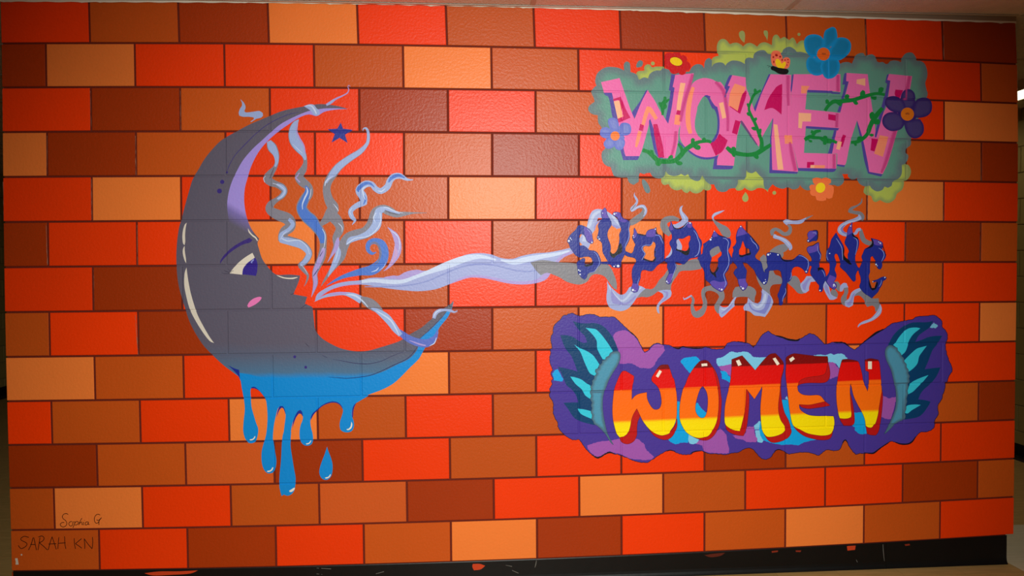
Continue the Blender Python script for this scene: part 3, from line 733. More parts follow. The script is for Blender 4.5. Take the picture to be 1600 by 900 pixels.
CO = ('931,120 933,115 939,109 947.5,105 956,104.6 966,106 975,110 974.7,101 977,97 980,96 984,99 985,107.5 985,112.5 990,114 995,117 998,124.5 1000,124 1006,121 1012.5,122.5 1015,116 1020,112 1026,110 1032,110 1035,106.5 1041,107.5 1055,112 1077,112 '
 '1081,105 1087.5,100.6 1094,100.6 1098,103 1100,107 1101,97.5 1104,92.5 1108,90.6 1112,94 1112,105 1115,100.6 1120,98 1126,97.5 1130.6,99 1133.5,102.7 1136,99 1142.5,95 1150,94.7 1157.5,96.5 1163.7,100 1164,94 1167,90.6 1171,90 1177,91 1178,85 1182.5,80.6 1189,78.4 1195,79 1199,83 1204,84 1220,83 '
 '1224,77.5 1230,73.5 1236,73.7 1242.5,78 1245,81 1251,81 1259,83 1264,86 1280,95 1300,100 1312.5,99.4 1317.5,97.5 1325,97 1331,99.4 1334,92.5 1337.5,86 1344,83 1349,83 1352,87.5 1357.5,85.6 1363,85 1368,89 1370,95.6 1374,97.5 1379,97 1384,100 1387.5,99.4 1391,95.6 1397.5,94.4 1404,95.6 1407.5,97.5 '
 '1409,91 1414,84.4 1420,82 1426,83 1430.6,89 1432.5,95 1439,95.6 1444,99 1447.5,106 1449,115 1448,122.5 1445.6,130 1447.5,140 1449,149 1440,170 1430,200 1424,216 1423,226 1417.5,231 1415,235 1415,238 1419,243 1418,250 1414,256 1409,257.5 1409,270 1405,278 1395,284 1393,290 1387.5,293.5 1382,291.5 '
 '1378,297 1370,299 1362.5,295 1359,290 1350,291 1342,286 1339,278 1336,280 1330,280 1325,276 1325,272 1316,272 1319,281 1315.6,288 1309,291 1301.6,289 1285,292 1265.6,297 1258,296.5 1252,292 1250,289 1247,294 1239,296 1231,292.6 1223,295 1214,292.6 1207,288 1200,296.5 1195,295 1193,287.5 1192.5,279 '
 '1187.5,275 1181,267.5 1175,270.6 1169,269 1166,265 1165.6,276 1162.5,281 1153,281 1152.5,287.5 1149,294 1140,295 1135,299 1127.5,300 1121,297.5 1117.5,292.5 1115.6,288 1110,288 1104,284 1097,274 1094,281 1089,283 1082.5,281 1078,277.5 1075,272 1070,275 1064,271.5 1060,274 1052.5,275 1045,273 1040,267.5 '
 '1038,275 1031,279 1024,277.5 1019,275 1016,270 1010,270.6 1006,272 1000,270 998.5,274 998,284 990,289 983,285 980,277 970,277 960,275 957,270 954,261 947.5,259 942.5,254 940,246 940.6,237.5 945.6,231 948,215 939,198 935,192.5 934,185 934,180 927.5,179 922,176 919,171 921,165 929,159 927.5,152.5 925,147.5 '
 '924,142.5 929,136 932,134 930,127.5')
poly('green_cloud', TEAL, CO, cloud, 3, rim=.06)

word = mural('lettering', 'upper pink block letters WOMEN with purple shading on the green cloud', 'mural lettering', (0, 0))
PK, PU, MG, PE, OR_ = paint('EE6CB0'), paint('5446A0'), paint('CC0060'), paint('FFB48E'), paint('FF9270')
dk = soft_paint('DC4496', .6, 1.0)
def letter(shape, holes=(), pur=(), bits=(), lay=6, o=PX, hardness=()):
    org(*PX)
    L = poly('letter', PK, shape, word, lay, holes=holes)
    for q in pur:
        org(*q[0]); poly('letter_side', PU, q[1], L, lay - 1 if len(q) < 3 else q[2])
    for oo, mt, s in bits:
        org(*oo)
        (ribbon if s.split()[0].count(',') == 2 else poly)('patch', mt, s, L, lay + 1)
    return L
Wl = letter('939,128.5 968,122 976,145 985,171 991.5,186 1002,160 1012,140.6 1024,159 1030,171 1044,193.5 1049,171 1052,150 1054,137.5 1051,135.6 1055,117 1084,114.5 1080.6,130 1077.5,141 1069,171 1065,191 1060.6,202.5 1059,222.5 1054,247 1028,247 1020,210 1016,186 1010,210 1003,234 999,244 977.5,244 975,235 970,210 965.6,190 962,171 956,146 944,145.5',
  pur=[(PX, '943,145 956,145 962,171 966,190 964,192 957,183 953,160 950,151 946,149', 7), (PX, '1012,140.6 1009,142 1000,158 987,176 991,186 1002,163'), (PX, '1049,116 1055,117 1051,135.6 1054,137.5 1050,165 1044,193.5 1040,187 1043,171 1048,142.5 1045,141'),
       (W4, '475,600 525,540 540,672 715,672 690,720 510,722'), (PX, '1016,186 1014,193 1021,230 1025,241 1030,247 1036,247 1024,210', 7)],
  bits=[(PX, MG, '957.5,155 970,151 972,156 978,171 985,184 966,192 965,185.6 974,182 969,164 966,156 959,158'), (PX, PE, '959,158.5 967.5,157 974,182 965,185.6'), (W4, OR_, '755,290,42 790,160,50 825,70,56 860,110,56 925,210,44'), (W4, OR_, '720,360,46 690,480,44 670,560,24'),
        (W4, MG, '720,270 770,285 755,360 705,345'), (PX, MG, '1020.6,194 1027,194 1035,225 1038,246 1029,246 1022.5,212.5'), (PX, PE, '1063,129.4 1071,130 1065,160 1063,173 1057,172.5 1058,160'), (W4, OR_, '1160,155 1240,160 1215,285 1145,275'), (W4, MG, '1185,95 1232,105 1218,160 1170,148')])
org(*PX); softline('edge_spray', dk, '1082,116,8 1077,135,10 1068,165,10 1063,190,8|1056,205,8 1054,225,8 1049,244,6', Wl, 8)
Ol = letter('1077.5,141 1079,135 1085,127.5 1094,123 1102.5,122 1112.5,124 1120,128 1125.6,128 1131,135 1134,142.5 1133,152.5 1138,165 1140,184 1140,202.5 1137,219 1134,227.5 1127.5,237.5 1120,243 1110,245.6 1097.5,245.6 1087.5,242 1077.5,235 1070,229 1064,220 1062,210 1064,191 1069,171',
  holes=('1104,149 1109,152 1115,165 1120,175 1123,194 1122,209 1116,220 1107,223 1097.5,219 1087.5,206 1085.6,191 1089,172.5 1090,166 1097.5,152.5',),
  pur=[(W5, '80,82 110,68 160,85 152,112 215,200 245,215 268,330 274,450 258,560 212,642 155,668 228,560 248,440 238,320 205,245 178,228 120,105', 8), (W7, '480,-5 560,78 620,122 700,176 800,205 900,203 970,185 965,205 900,227 820,234 740,220 650,172 580,112 495,35', 7)],
  bits=[(W5, MG, '272,550 375,635 340,720 300,780 225,828 155,668 230,620'), (W4, OR_, '1385,-190,40 1345,-60,60 1320,130,60 1325,280,60 1350,390,46'), (W5, PE, '265,170 320,157 358,350 308,365')])
org(*PX); softline('edge_spray', dk, '1118,128,8 1130,142,10 1134,160,9 1137,184,8 1137,205,7', Ol, 8)
Ml = letter('1144,117.5 1165,121 1166,135 1171,150 1176,165 1180,175 1190,146 1204,116 1236,117 1236,140 1237,210 1242.5,244 1247,268.5 1206,265.5 1205.5,226 1204,210 1207,185.6 1191,214 1186,228 1183,226 1158,189 1152.5,210 1150,227 1146.5,259 1120,258 1122,244 1134,225 1139,200 1138,165 1134,152.5 1140.6,135 1137,134',
  pur=[(PX, '1139,119 1144,117.5 1137,134 1140.6,135 1135,147 1133,153 1132,150 1134,141 1132,136', 8), (PX, '1201,116 1204,116 1192,146 1180,175.6 1177.5,170 1187.5,147.5'), (W7, '935,190 975,185 960,305 1165,315 1130,355 908,355'),
       (PX, '1207,185.6 1208,187 1205.5,214 1205.5,226 1206.5,265.5 1247,268.7 1245,271.5 1202,270.5 1203,228 1203.7,214', 7)],
  bits=[(PX, OR_, '1148,130.6 1165,136 1163,143 1159,150 1152.5,173.5 1138,165 1141,145'), (W5, MG, '600,10 608,70 530,305 400,215 405,205 500,268 550,80'), (W5, MG, '470,380 535,400 492,565 428,540'), (PX, MG, '1222,131 1222,146 1221,179 1207,169 1194,172 1200,155 1209,141 1214,135'),
        (PX, PE, '1208.7,194 1214.5,195 1222,250 1224,265 1215,265 1212,235'), (W5, OR_, '1085,568 1180,572 1185,675 1090,678'), (W5, paint('6E4A80'), '545,395 562,400 748,688 736,694 540,420')], lay=6)
org(*PX); softline('edge_spray', dk, '1231,118,10 1231,145,8 1232,165,6|1234,222,6 1237,240,10 1243,267,10', Ml, 8)
El = letter('1240,116 1313,116 1313,144 1300,142.5 1261,141 1258,171 1290,174 1312.5,176.5 1311,200 1285,199 1259,197.5 1256,239 1292,240 1307,240.6 1306.5,263.5 1247,262.5 1243,244 1237,210 1236.5,140',
  pur=[(W2, '1180,655 1200,650 1180,830 1168,880 1162,820', 7), (PX, '1262,140.5 1300,142 1301,144 1313,144.6 1312,147 1299,146.5 1299,145.5 1261,144.5', 7), (PX, '1259.5,197 1290,199 1311,200.4 1309,204 1270,201.5 1259,200.5', 7), (W8, '300,272 685,278 660,308 600,312 300,300')],
  bits=[(PX, OR_, '1252,134 1265,134.5 1261,141 1260,146 1251.5,146'), (W5, PE, '1262,290 1418,298 1415,400 1310,398 1300,485 1258,478'), (W6, MG, '192,305 288,320 285,392 192,375'), (W8, MG, '390,212 460,212 460,242 425,242 422,270 387,270'), (W8, PE, '425,243 465,243 462,273 422,272'), (W8, OR_, '465,243 570,245 565,275 462,273')], lay=6)
org(*PX); softline('edge_spray', dk, '1309,117,9 1309,143,9|1308,177,8 1307,199,8|1303,241,8 1303,263,8', El, 8)
Nl = letter('1322.5,114 1355.6,116 1359,144 1362.5,167.5 1366,190 1369,215 1379,180 1384,169 1387,156 1391,126 1386,125 1389,115.6 1425,119 1422,137.5 1415,165 1402,205 1388,252 1379,272 1358,268.5 1352,245 1346,212.5 1339,188 1329,220 1322.5,252 1320,258 1308,256.7 1308,240 1300,240 1306,205 1313,175 1322,144 1326,127.5 1322,127',
  pur=[(PX, '1319,116 1322.5,114 1322,127 1326,127.5 1321,145 1313,175 1308,175 1312,163 1317,145 1320,132 1316,132.5', 7), (PX, '1303,204 1307,204 1300,240 1294,240', 7), (PX, '1385.6,117 1389,115.6 1386,125 1391,126 1387,150 1379,180 1369,215 1367,210 1376,171 1383,145 1386,131 1383,129', 7),
       (PX, '1339,188 1347.5,215 1355,250 1358,268.5 1379,272.5 1376.5,276 1356,271 1350,250 1345,220 1339.5,196', 7), (W8, '690,235 770,245 760,262 690,252', 7)],
  bits=[(W3, PE, '548,715 655,698 655,795 545,765'), (W6, MG, '375,562 415,575 368,720 350,710 360,655 345,650'), (W6, PE, '315,645 362,655 335,755 290,742'), (W6, MG, '735,610 818,618 770,775 720,760'), (W6, OR_, '835,570 945,590 875,840 765,800'), (PX, MG, '1399,140 1411,141 1404,157 1398,148')])
org(*PX); softline('edge_spray', dk, '1421,119,9 1417,140,10 1410,170,10 1398,206,11 1385,250,10 1377,270,6', Nl, 8)
# vines
VG = paint('14843A')
vine = mural('vine', 'dark green leafy vine painted across the upper pink lettering', 'mural vine', (0, 0))
def vn(o, ribs, leaves):
    org(*o)
    for r_ in ribs.split('|'): ribbon('stem', VG, r_, vine, 10)
    for q in leaves.split('|'): poly('leaf', VG, q, vine, 10)
vn(W4, '750,595,46 830,625,50 900,690,56 960,730,60 1060,740,56 1160,725,56 1230,660,60 1290,590,56 1380,530,60 1460,495,44 1560,485,40 1610,500,36|1195,515,26 1235,570,40 1245,620,40',
   '915,720 910,760 930,790 965,795 985,770 975,740|1065,710 1080,675 1110,655 1135,670 1130,700|1150,740 1190,780 1230,785 1252,765 1235,740 1200,735|1355,510 1355,460 1380,443 1405,460 1400,510|1380,560 1420,590 1460,595 1478,570 1470,540 1430,530|1495,480 1500,450 1520,437 1540,450 1540,475|830,610 850,592 885,600 895,640 860,650')
vn(W1, '1000,960,26 1003,900,40 1000,860,46 1015,810,46', '955,795 985,800 1010,770 1012,735 1030,725 1050,735 1052,765 1085,752 1085,775 1045,815 1055,850 1045,875 1010,890 990,880 965,850 950,815')
vn(W5, '360,720,44 420,770,60 480,795,56 560,810,50 640,815,50 730,800,56 790,765,60 850,730,50 915,690,44|800,780,50 798,650,48 770,560,44 720,430,40 670,330,38 640,240,30 665,150,34 710,60,34 790,10,30',
   '420,740 430,715 460,715 478,740 475,800 465,845 440,840 415,790|670,810 720,860 750,870 765,850 755,820 720,800|750,520 780,485 800,495 795,550|665,480 690,465 730,470 745,510 700,510|690,400 700,360 735,345 745,370 725,400|608,295 625,280 655,300 660,335 625,325|610,180 625,165 640,185 650,225 620,215|705,50 700,5 715,-15 735,0 740,30|1370,620 1400,660 1430,660 1430,635|1410,540 1420,505 1445,515 1445,560')
vn(W5, '1335,630,44 1400,590,48 1450,600,40 1530,605,36 1600,625,50 1680,640,40 1740,665,36|1430,590,44 1470,530,44 1540,515,28', '1570,620 1570,590 1600,575 1625,600 1620,660 1600,690 1570,680')
vn(W6, '150,265,40 200,195,44 260,150,50 330,150,50 400,140,56 500,130,50 600,100,48 700,70,44 800,50,36 900,65,34|870,230,44 820,290,56 760,370,60 720,450,56 690,540,50 640,600,48 560,650,44 475,660,36|90,605,36 150,645,36 232,660,30',
   '160,175 155,135 175,118 200,140 205,180|395,110 405,65 430,55 455,75 455,110|490,140 520,185 550,190 568,175 550,145|590,90 590,40 620,5 650,20 655,60 640,85|720,85 745,120 780,130 800,115 795,85|815,45 820,-15 850,-30 885,-20 880,10 860,40|285,170 350,215 372,160|715,370 705,310 735,275 765,295 770,350|760,430 820,440 840,410 830,370 790,370|670,560 670,500 690,480 715,500|700,570 730,590 760,580 758,555 720,550|550,640 560,590 600,580 625,600|500,665 525,705 550,700 545,665|130,620 130,580 155,575 160,610|120,660 135,690 165,690 165,650')
# flowers
def flower(label, o, pcol, petals, centre, ccol, layer=12, inner=None, group='flowers round the upper lettering', pistil=None):
    org(*o)
    m = mural('flower', label, 'mural flower', (0, 0), group=group)
    poly('petal_base', pcol, dot(centre[0], centre[1], centre[2] * 1.45, (centre[3] if len(centre) > 3 else centre[2]) * 1.45, centre[4] if len(centre) > 4 else 0), m, layer - 1)
    for q in petals.split('|'):
        pp = poly('petal', rim_paint(inner, pcol, 1.0, 1.0) if inner else pcol, q, m, layer, rim=.022 if inner else None)
        if False:
            c = np.array(num(q)).mean(0); ct = np.array(centre[:2]); d = c - ct; L = np.linalg.norm(d); d /= L
            a = c - d * L * .45; b = c + d * L * .42; w = L * .95
            softline('petal_shade', inner, '%g,%g,%g %g,%g,%g %g,%g,%g' % (a[0], a[1], w * .35, c[0], c[1], w, b[0], b[1], w * .4), pp, layer + 1)
    poly('flower_centre', ccol, dot(*centre), m, layer + 3)
    if pistil: softline('centre_shade', soft_paint('B05A28', .6), pistil, m, layer + 4)
    return m
flower('red flower with a yellow oval centre on the pink W', W1, 'CC0A14', '1025,230 1045,190 1090,180 1130,190 1150,240 1100,300 1040,280|1120,200 1140,178 1180,180 1215,175 1228,215 1200,260 1150,250|1215,225 1260,210 1300,230 1308,270 1290,310 1240,300 1210,260|1240,290 1300,285 1340,315 1352,360 1325,405 1280,390 1240,350|1180,340 1250,330 1300,380 1290,440 1250,458 1210,445 1190,400|1090,330 1160,320 1215,360 1200,425 1160,445 1110,435 1085,390|1028,280 1060,250 1110,270 1130,330 1110,400 1060,380 1030,340',
       (1170, 290, 78, 50, 18), 'F4CC00', inner=None)
org(*W1); ribbon('centre_outline', '6E1A10', '1095,270,4 1130,234,4 1180,235,4 1230,265,4 1246,310,4 1220,345,5 1165,340,5 1110,305,5 1095,270,4', None, 14).parent = bpy.data.objects['flower']
flower('large sky blue flower with an orange centre above the E', W3, '0A90D4', '130,200 150,110 200,75 245,58 285,80 303,150 300,210 250,280 180,330 130,320|310,195 380,190 440,215 475,270 470,350 430,410 380,450 320,475 240,450 190,420 220,320 280,230|'
       '-110,230 -70,170 0,150 70,160 115,190 140,250 120,320 70,350 50,420 0,440 -60,400 -100,330|60,470 0,430 -50,430 -80,480 -80,560 -50,620 10,660 70,665 120,645 150,600 160,520 130,470|120,470 200,450 300,450 330,500 335,570 310,640 260,690 200,705 150,690 120,640 90,560', (132, 397, 80), 'E8641C', inner='0A7EB4', pistil='110,390,30 135,395,40 160,392,30')
flower('deep purple flower with an orange centre at the right end of the N', W6, '3A2674', '1100,150 1100,80 1130,20 1180,-5 1230,5 1270,50 1280,130 1260,220 1200,250 1140,240|1280,150 1330,110 1400,100 1460,125 1488,190 1480,270 1440,320 1380,345 1290,350 1240,300 1260,220|1180,380 1270,370 1340,370 1380,440 1385,520 1350,580 1290,610 1230,600 1180,550 1150,480 1140,420|'
       '1110,330 1140,420 1130,460 1090,500 1000,520 930,500 880,450 865,390 885,330 940,290 1030,285|1140,300 1050,290 980,270 930,230 900,180 910,120 950,90 1020,82 1090,110 1140,160 1160,240', (1180, 308, 82), 'E87818', inner='4C3E7C', pistil='1155,305,30 1185,300,44 1205,310,30')
flower('periwinkle blue flower with an orange centre at the left foot of the W', W4, '6874CC', '320,260 320,215 350,195 400,195 440,225 455,290 440,360 380,370 340,320|460,300 490,260 540,255 590,275 610,330 600,385 560,410 510,415 460,400 440,360|420,460 480,430 525,470 530,520 510,570 470,597 430,590 405,560 400,510|300,455 360,450 400,480 400,550 370,570 320,580 280,560 265,510|230,420 218,380 235,330 290,310 340,330 370,370 360,420 320,450 270,445|440,400 500,400 530,440 510,480 450,460', (408, 420, 58), 'F4803C', inner='7A84CE')
flower('small orange flower with a yellow oval centre under the E', W8, 'F47440', '445,380 480,368 530,375 535,410 520,440 480,450 450,420|535,378 580,368 630,385 628,420 590,445 555,445 535,410|575,450 620,440 655,460 655,510 640,570 600,580 560,550 545,510|500,520 545,505 580,550 578,595 530,603 485,595 470,550|420,500 470,480 505,520 475,550 440,550 420,530|410,460 430,440 470,440 490,470 460,500 420,495', (523, 470, 46, 52, 30), 'F8D41C')
b = mural('butterfly', 'small orange and yellow butterfly with black body perched on the M', 'mural butterfly', (0, 0))
org(*W2)
bw = poly('wing', 'F47252', '935,540 920,500 915,430 930,370 970,352 1020,362 1045,400 1060,450 1050,520 1000,560|1050,520 1062,465 1090,440 1130,440 1155,470 1150,530 1130,570 1080,590', b, 11)
poly('wing_patch', 'F8C810', '970,500 975,465 1000,455 1030,480 1050,520 1075,495 1100,495 1100,530 1080,575 1020,580 985,545', bw, 12)
poly('wing_spot', 'A01414', '|'.join(dot(*q) for q in ((985, 410, 18, 17), (945, 435, 12), (1030, 430, 13, 12), (950, 495, 8, 17), (1055, 470, 8, 14), (1092, 472, 12, 7), (1128, 467, 9), (1130, 500, 8), (1115, 535, 5, 13))), bw, 12)
poly('body', '0C0C0E', '912,562 940,546 1000,565 1060,575 1120,585 1138,610 1120,642 1070,653 1010,640 960,610 920,590', b, 13)
ribbon('antenna', '20242A', '925,556,3 905,548,4 885,542,3 868,540,6|905,550,3 890,556,3 880,564,4', b, 13)

# ---------------------------------------------------------------- SUPPORTING lettering with its smoke
A1, A2, A3 = (870, 310, 8), (1040, 310, 8), (1210, 310, 8)
SL, SG, SP, SD = '9FA8D6', '807D86', 'B9C3E4', '8F8CCC'
def smoke(label, pieces):
    m = mural('smoke_wisp', label, 'mural smoke', (0, 0), group='smoke wisps around the blue lettering')
    for lay, (o, c, s) in enumerate(pieces):
        org(*o)
        if s.split()[0].count(',') == 2: ribbon('stroke', c, s, m, 5 + lay)
        else: poly('stroke', c, s, m, 5 + lay)
    return m
smoke('wide pale smoke curling behind the letters S and U', [
    (A1, SL, '300,560,90 335,520,110 380,440,100 425,370,110 445,290,110 480,200,110 545,190,110 620,215,100 700,270,90 750,320,90 775,370,60'),
    (A1, SP, '345,400,14 400,350,34 430,280,34 470,200,36 540,160,30|350,450,40 340,540,50|690,210,30 740,280,30 775,330,10'), (A1, SD, '470,400,14 480,340,22 520,290,18 560,270,8|680,325,10 730,350,30 790,370,16')])
smoke('small hooked grey smoke wisp above the U and the first P', [
    (A1, SG, '940,150,20 1010,112,30 1075,110,44 1098,150,60 1070,205,74 1000,260,84 930,305,70 900,320,30'), (A1, SL, '975,-75,2 968,-40,16 990,0,28 1004,35,26 980,85,32 938,130,38 938,160,20 970,140,24 1020,105,30 1080,98,36 1112,140,30 1110,185,22 1080,225,10'),
    (A1, SP, '930,165,6 960,140,10 1010,110,12 1070,100,14 1105,140,12 1095,190,8'), (A1, SG, '985,75,12 955,115,14 930,145,8')])
smoke('pale flame shaped smoke over a grey loop at the second P', [
    (A1, SG, '1530,275,40 1450,250,64 1360,275,84 1335,335,90 1370,400,90 1420,455,60'), (A2, SL, '215,90,4 190,120,28 192,170,40 225,225,62 245,275,80 200,315,64 140,345,56 90,335,20'), (A1, SL, '1430,590,10 1442,650,34 1415,715,44 1365,742,12'),
    (A2, SP, '205,110,6 190,140,12 205,190,14 235,245,16 240,280,12')])
smoke('thin pale smoke tip widening to grey above the letter O', [
    (A2, SG, '592,255,16 620,295,34 680,350,70 735,400,110 765,450,104 770,490,56'), (A2, SL, '734,150,4 680,172,26 615,200,34 588,235,24 600,272,12'), (A2, SP, '720,155,3 660,175,8 605,205,8 592,245,6')])
smoke('zigzag smoke rising from the letter T with a grey pointed tail', [
    (A3, SG, '485,210,2 430,235,20 385,260,30'), (A3, SL, '395,245,10 350,280,40 300,298,46 220,298,44 150,290,60 125,290,36 160,330,20'), (A3, SG, '170,330,30 198,370,40 180,430,54 120,445,46 60,405,44 10,385,40 -30,415,50 -25,465,30'),
    (A3, SG, '180,590,50 110,620,100 30,650,100 -50,680,50'), (A3, SL, '10,450,30 0,480,44 60,495,44 130,530,54 180,580,60 200,620,44 185,645,20'), (A3, SP, '110,285,8 160,290,16 230,285,8|0,465,10 60,490,10 140,530,12 190,590,10'), (A3, SG, '60,680,80 90,700,50 80,740,30')])
smoke('tall S shaped smoke wisp rising above the letter N', [
    (A3, SG, '1094,-5,4 1085,50,20 1035,90,20 970,122,38 940,160,46 1000,175,42 1068,190,50 1100,230,50 1090,275,36'), (A3, SL, '1055,200,10 1065,245,56 1000,272,44 910,300,40 840,350,56 818,400,60 855,440,50 920,455,50'), (A3, SP, '1065,230,6 1060,262,14 980,285,12 880,320,12 812,380,12 830,420,8'), (A3, '7E7CC4', '880,330,8 845,370,24 850,410,24 900,445,14')])
smoke('short smoke wisp bridging the letters N and G', [(A3, SG, '1080,385,30 1088,450,56 1115,520,60 1170,555,60 1225,565,50'), (A3, SL, '980,445,20 1015,435,36 1040,395,38 1080,385,34')])
smoke('grey smoke flowing under the letters S and U', [
    (A1, SG, '-330,800 -180,770 0,795 150,805 250,815 300,820 560,820 640,830 690,895 730,990 748,1060 752,1140 720,1130 680,1090 640,1030 600,980 540,952 470,948 420,980 380,1040 300,1075 220,1070 120,1040 40,990 -30,960 -120,930 -200,960 -260,900')])
smoke('pale looped smoke under the letters U and P', [
    (A1, SL, '628,1030 660,1090 720,1150 790,1202 850,1190 890,1140 910,1110 1000,1090 1060,1100 1110,1130 1050,1180 1000,1240 960,1300 900,1370 820,1407 740,1400 670,1370 630,1310 620,1230 630,1130'),
    (A1, SP, '650,1080,10 680,1150,20 740,1230,30 810,1280,26 870,1250,26 930,1180,30 1000,1140,34 1060,1115,10'), (A1, SD, '675,1110 710,1190 810,1300 880,1295 940,1250 985,1205 990,1230 940,1285 880,1325 790,1328 700,1312 678,1250')])
smoke('grey smoke with a pale downward tail under the two letters P', [
    (A1, SG, '1040,1190 1110,1130 1180,1135 1230,1100 1280,1020 1340,960 1380,900 1470,810 1540,830 1620,790 1680,765 1760,755 1790,800 1810,880 1690,900 1550,910 1500,970 1440,1060 1420,1145 1330,1155 1270,1160 1200,1210 1130,1235 1060,1230 1000,1250'),
    (A1, SL, '1262,1158 1330,1145 1420,1140 1434,1180 1420,1230 1370,1270 1310,1310 1278,1360 1284,1440 1262,1430 1246,1380 1260,1320 1300,1270 1335,1230 1320,1190'), (A1, SD, '1320,1155,6 1380,1180,30 1370,1230,26 1310,1290,8'), (A1, SG, '1340,1140 1430,1060 1425,1145')])
smoke('looping grey smoke with a curled pale tip under the letter O', [
    (A2, SG, '320,1215,18 345,1270,34 332,1350,40 348,1420,60 385,1450,84 440,1430,84 482,1370,60 492,1300,54 470,1210,50 482,1150,60 530,1125,60 600,1125,74 675,1160,84 702,1230,70 672,1290,60 640,1360,64 672,1430,50'),
    (A2, SL, '218,1235,4 232,1262,16 270,1245,18 325,1212,18'), (A2, SL, '678,1340 720,1360 780,1350 820,1290 860,1238 887,1230 860,1290 864,1345 800,1400 740,1460 700,1490 675,1465 665,1410'), (A2, SP, '690,1380,14 740,1390,20 800,1340,14 850,1270,6'), (A2, SD, '700,1440,16 760,1400,26 830,1330,16')])
smoke('grey arch of smoke under the foot of the letter R', [(A2, SG, '835,1240 840,1170 870,1110 940,1098 1040,1095 1110,1130 1132,1180 1115,1240 1112,1300 1060,1265 1030,1235 940,1230 870,1240')])
smoke('big striped pale smoke swirl under the letters R and T', [
    (A2, SG, '1130,960 1170,1010 1225,1080 1260,1060 1285,960 1300,910 1340,890 1370,950 1430,975 1455,1020 1440,1070 1340,1080 1302,1140 1312,1210 1270,1180 1200,1120 1150,1030'),
    (A2, SG, '1178,745 1225,700 1268,735 1262,790 1275,850 1280,900 1240,935 1213,900 1200,820 1185,790'),
    (A2, SL, '1028,1238 1060,1270 1100,1300 1150,1312 1185,1280 1200,1200 1205,1130 1280,1185 1320,1230 1344,1300 1320,1360 1280,1430 1240,1482 1180,1470 1110,1462 1060,1420 1020,1405 980,1400 972,1360 1000,1320 1020,1300'),
    (A2, SP, '1080,1310,16 1140,1360,26 1200,1330,30 1240,1250,34 1245,1190,20'), (A2, '7C80C8', '1045,1290 1080,1370 1150,1400 1220,1380 1260,1300 1285,1200 1318,1250 1300,1340 1240,1445 1170,1430 1080,1395 1045,1340|1190,1150 1215,1200 1200,1270 1160,1320 1110,1310 1150,1318 1185,1280 1200,1200')])
smoke('grey and pale smoke tuft between the letters T and I', [
    (A3, SG, '-60,900 0,955 60,980 98,1030 92,1065 0,1075 -60,1085'), (A3, SG, '212,975 260,968 300,1000 325,1060 340,1120 385,1182 340,1192 290,1180 240,1125 180,1072 160,1050 195,1020'),
    (A3, SL, '325,1070 370,1020 400,972 460,974 508,1010 512,1038 452,1045 432,1110 432,1150 390,1182 355,1172 330,1120'), (A3, SD, '345,1080 385,1040 420,995 470,995 430,1030 400,1090 385,1150 355,1130')])
smoke('small leaf shaped pale smoke under the letter I', [
    (A3, SG, '700,1180 720,1138 748,1128 782,1170 792,1212 770,1248 720,1235'), (A3, SL, '642,1030 672,1070 690,1140 710,1200 760,1230 788,1240 740,1266 690,1266 660,1222 620,1140 608,1090 625,1040'), (A3, SD, '640,1060 665,1110 685,1180 700,1225 660,1180 630,1120')])
smoke('twisted smoke wisp under the letter N', [
    (A3, SG, '742,1040 790,1038 822,1080 812,1120 832,1152 800,1160 765,1120'), (A3, SG, '860,1115 918,1110 922,1170 902,1230 905,1300 870,1345 835,1300 833,1240 870,1180'),
    (A3, SL, '815,1165 820,1100 860,1058 900,1060 922,1112 870,1118 848,1162'), (A3, SL, '878,1290 930,1250 960,1180 1010,1140 1070,1118 1085,1150 1010,1200 990,1260 982,1330 930,1364 885,1348'), (A3, SD, '905,1320 950,1270 975,1200 1010,1180 985,1240 960,1320 925,1345')])
smoke('long curling smoke tail below the letter G', [
    (A3, SG, '1010,1150 1080,1140 1150,1190 1215,1247 1300,1248 1308,1300 1334,1340 1300,1390 1262,1420 1255,1360 1220,1340 1160,1357 1135,1320 1120,1270 1060,1215 990,1225'),
    (A3, SL, '1322,1320 1342,1380 1322,1450 1240,1520 1140,1560 1080,1580 1040,1615 1048,1580 1100,1540 1200,1500 1260,1440 1295,1385'), (A3, SP, '1325,1340,6 1325,1400,10 1270,1470,12 1180,1530,8 1090,1565,4')])
sword = mural('lettering', 'dark blue dripping letters SUPPORTING in the middle of the right half', 'mural lettering', (0, 0))
IB, IP, IK = paint('202A8C'), paint('5C46AC'), paint('101018')
WH = paint('DDE4F4'); HL = paint('8C9CDC'); OL = paint('1B1A58')
def inkletter(o, shape, holes=(), purple=(), black=(), shine=(), dots=(), lay=12, name='letter'):
    org(*o)
    L = poly(name, IB, shape, sword, lay, holes=holes)
    for loop in [shape] + list(holes):
        c = catmull(num(loop), True); c = [(p[0], p[1], 7.0) for p in c]; c.append(c[0])
        a, b = rib_loop(c[::2] + [c[0]])
        n = len(a); ls = []
        for i in range(0, n - 1, 8):
            j = min(n, i + 9); ls.append(toplane(np.concatenate([a[i:j], b[i:j][::-1]])))
        link('outline', paint_mesh('outline', ls, [], lay - 1), OL, L)
    for s in purple: poly('purple_tint', IP, s, L, lay + 1)
    for s in black: (ribbon if s.split()[0].count(',') == 2 else poly)('black_shade', IK, s, L, lay + 2)
    for s in shine: ribbon('shine_line', HL, s, L, lay + 3)
    if dots:
        poly('shine_dot', WH, '|'.join(dot(*d) for d in dots), L, lay + 4)
    return L
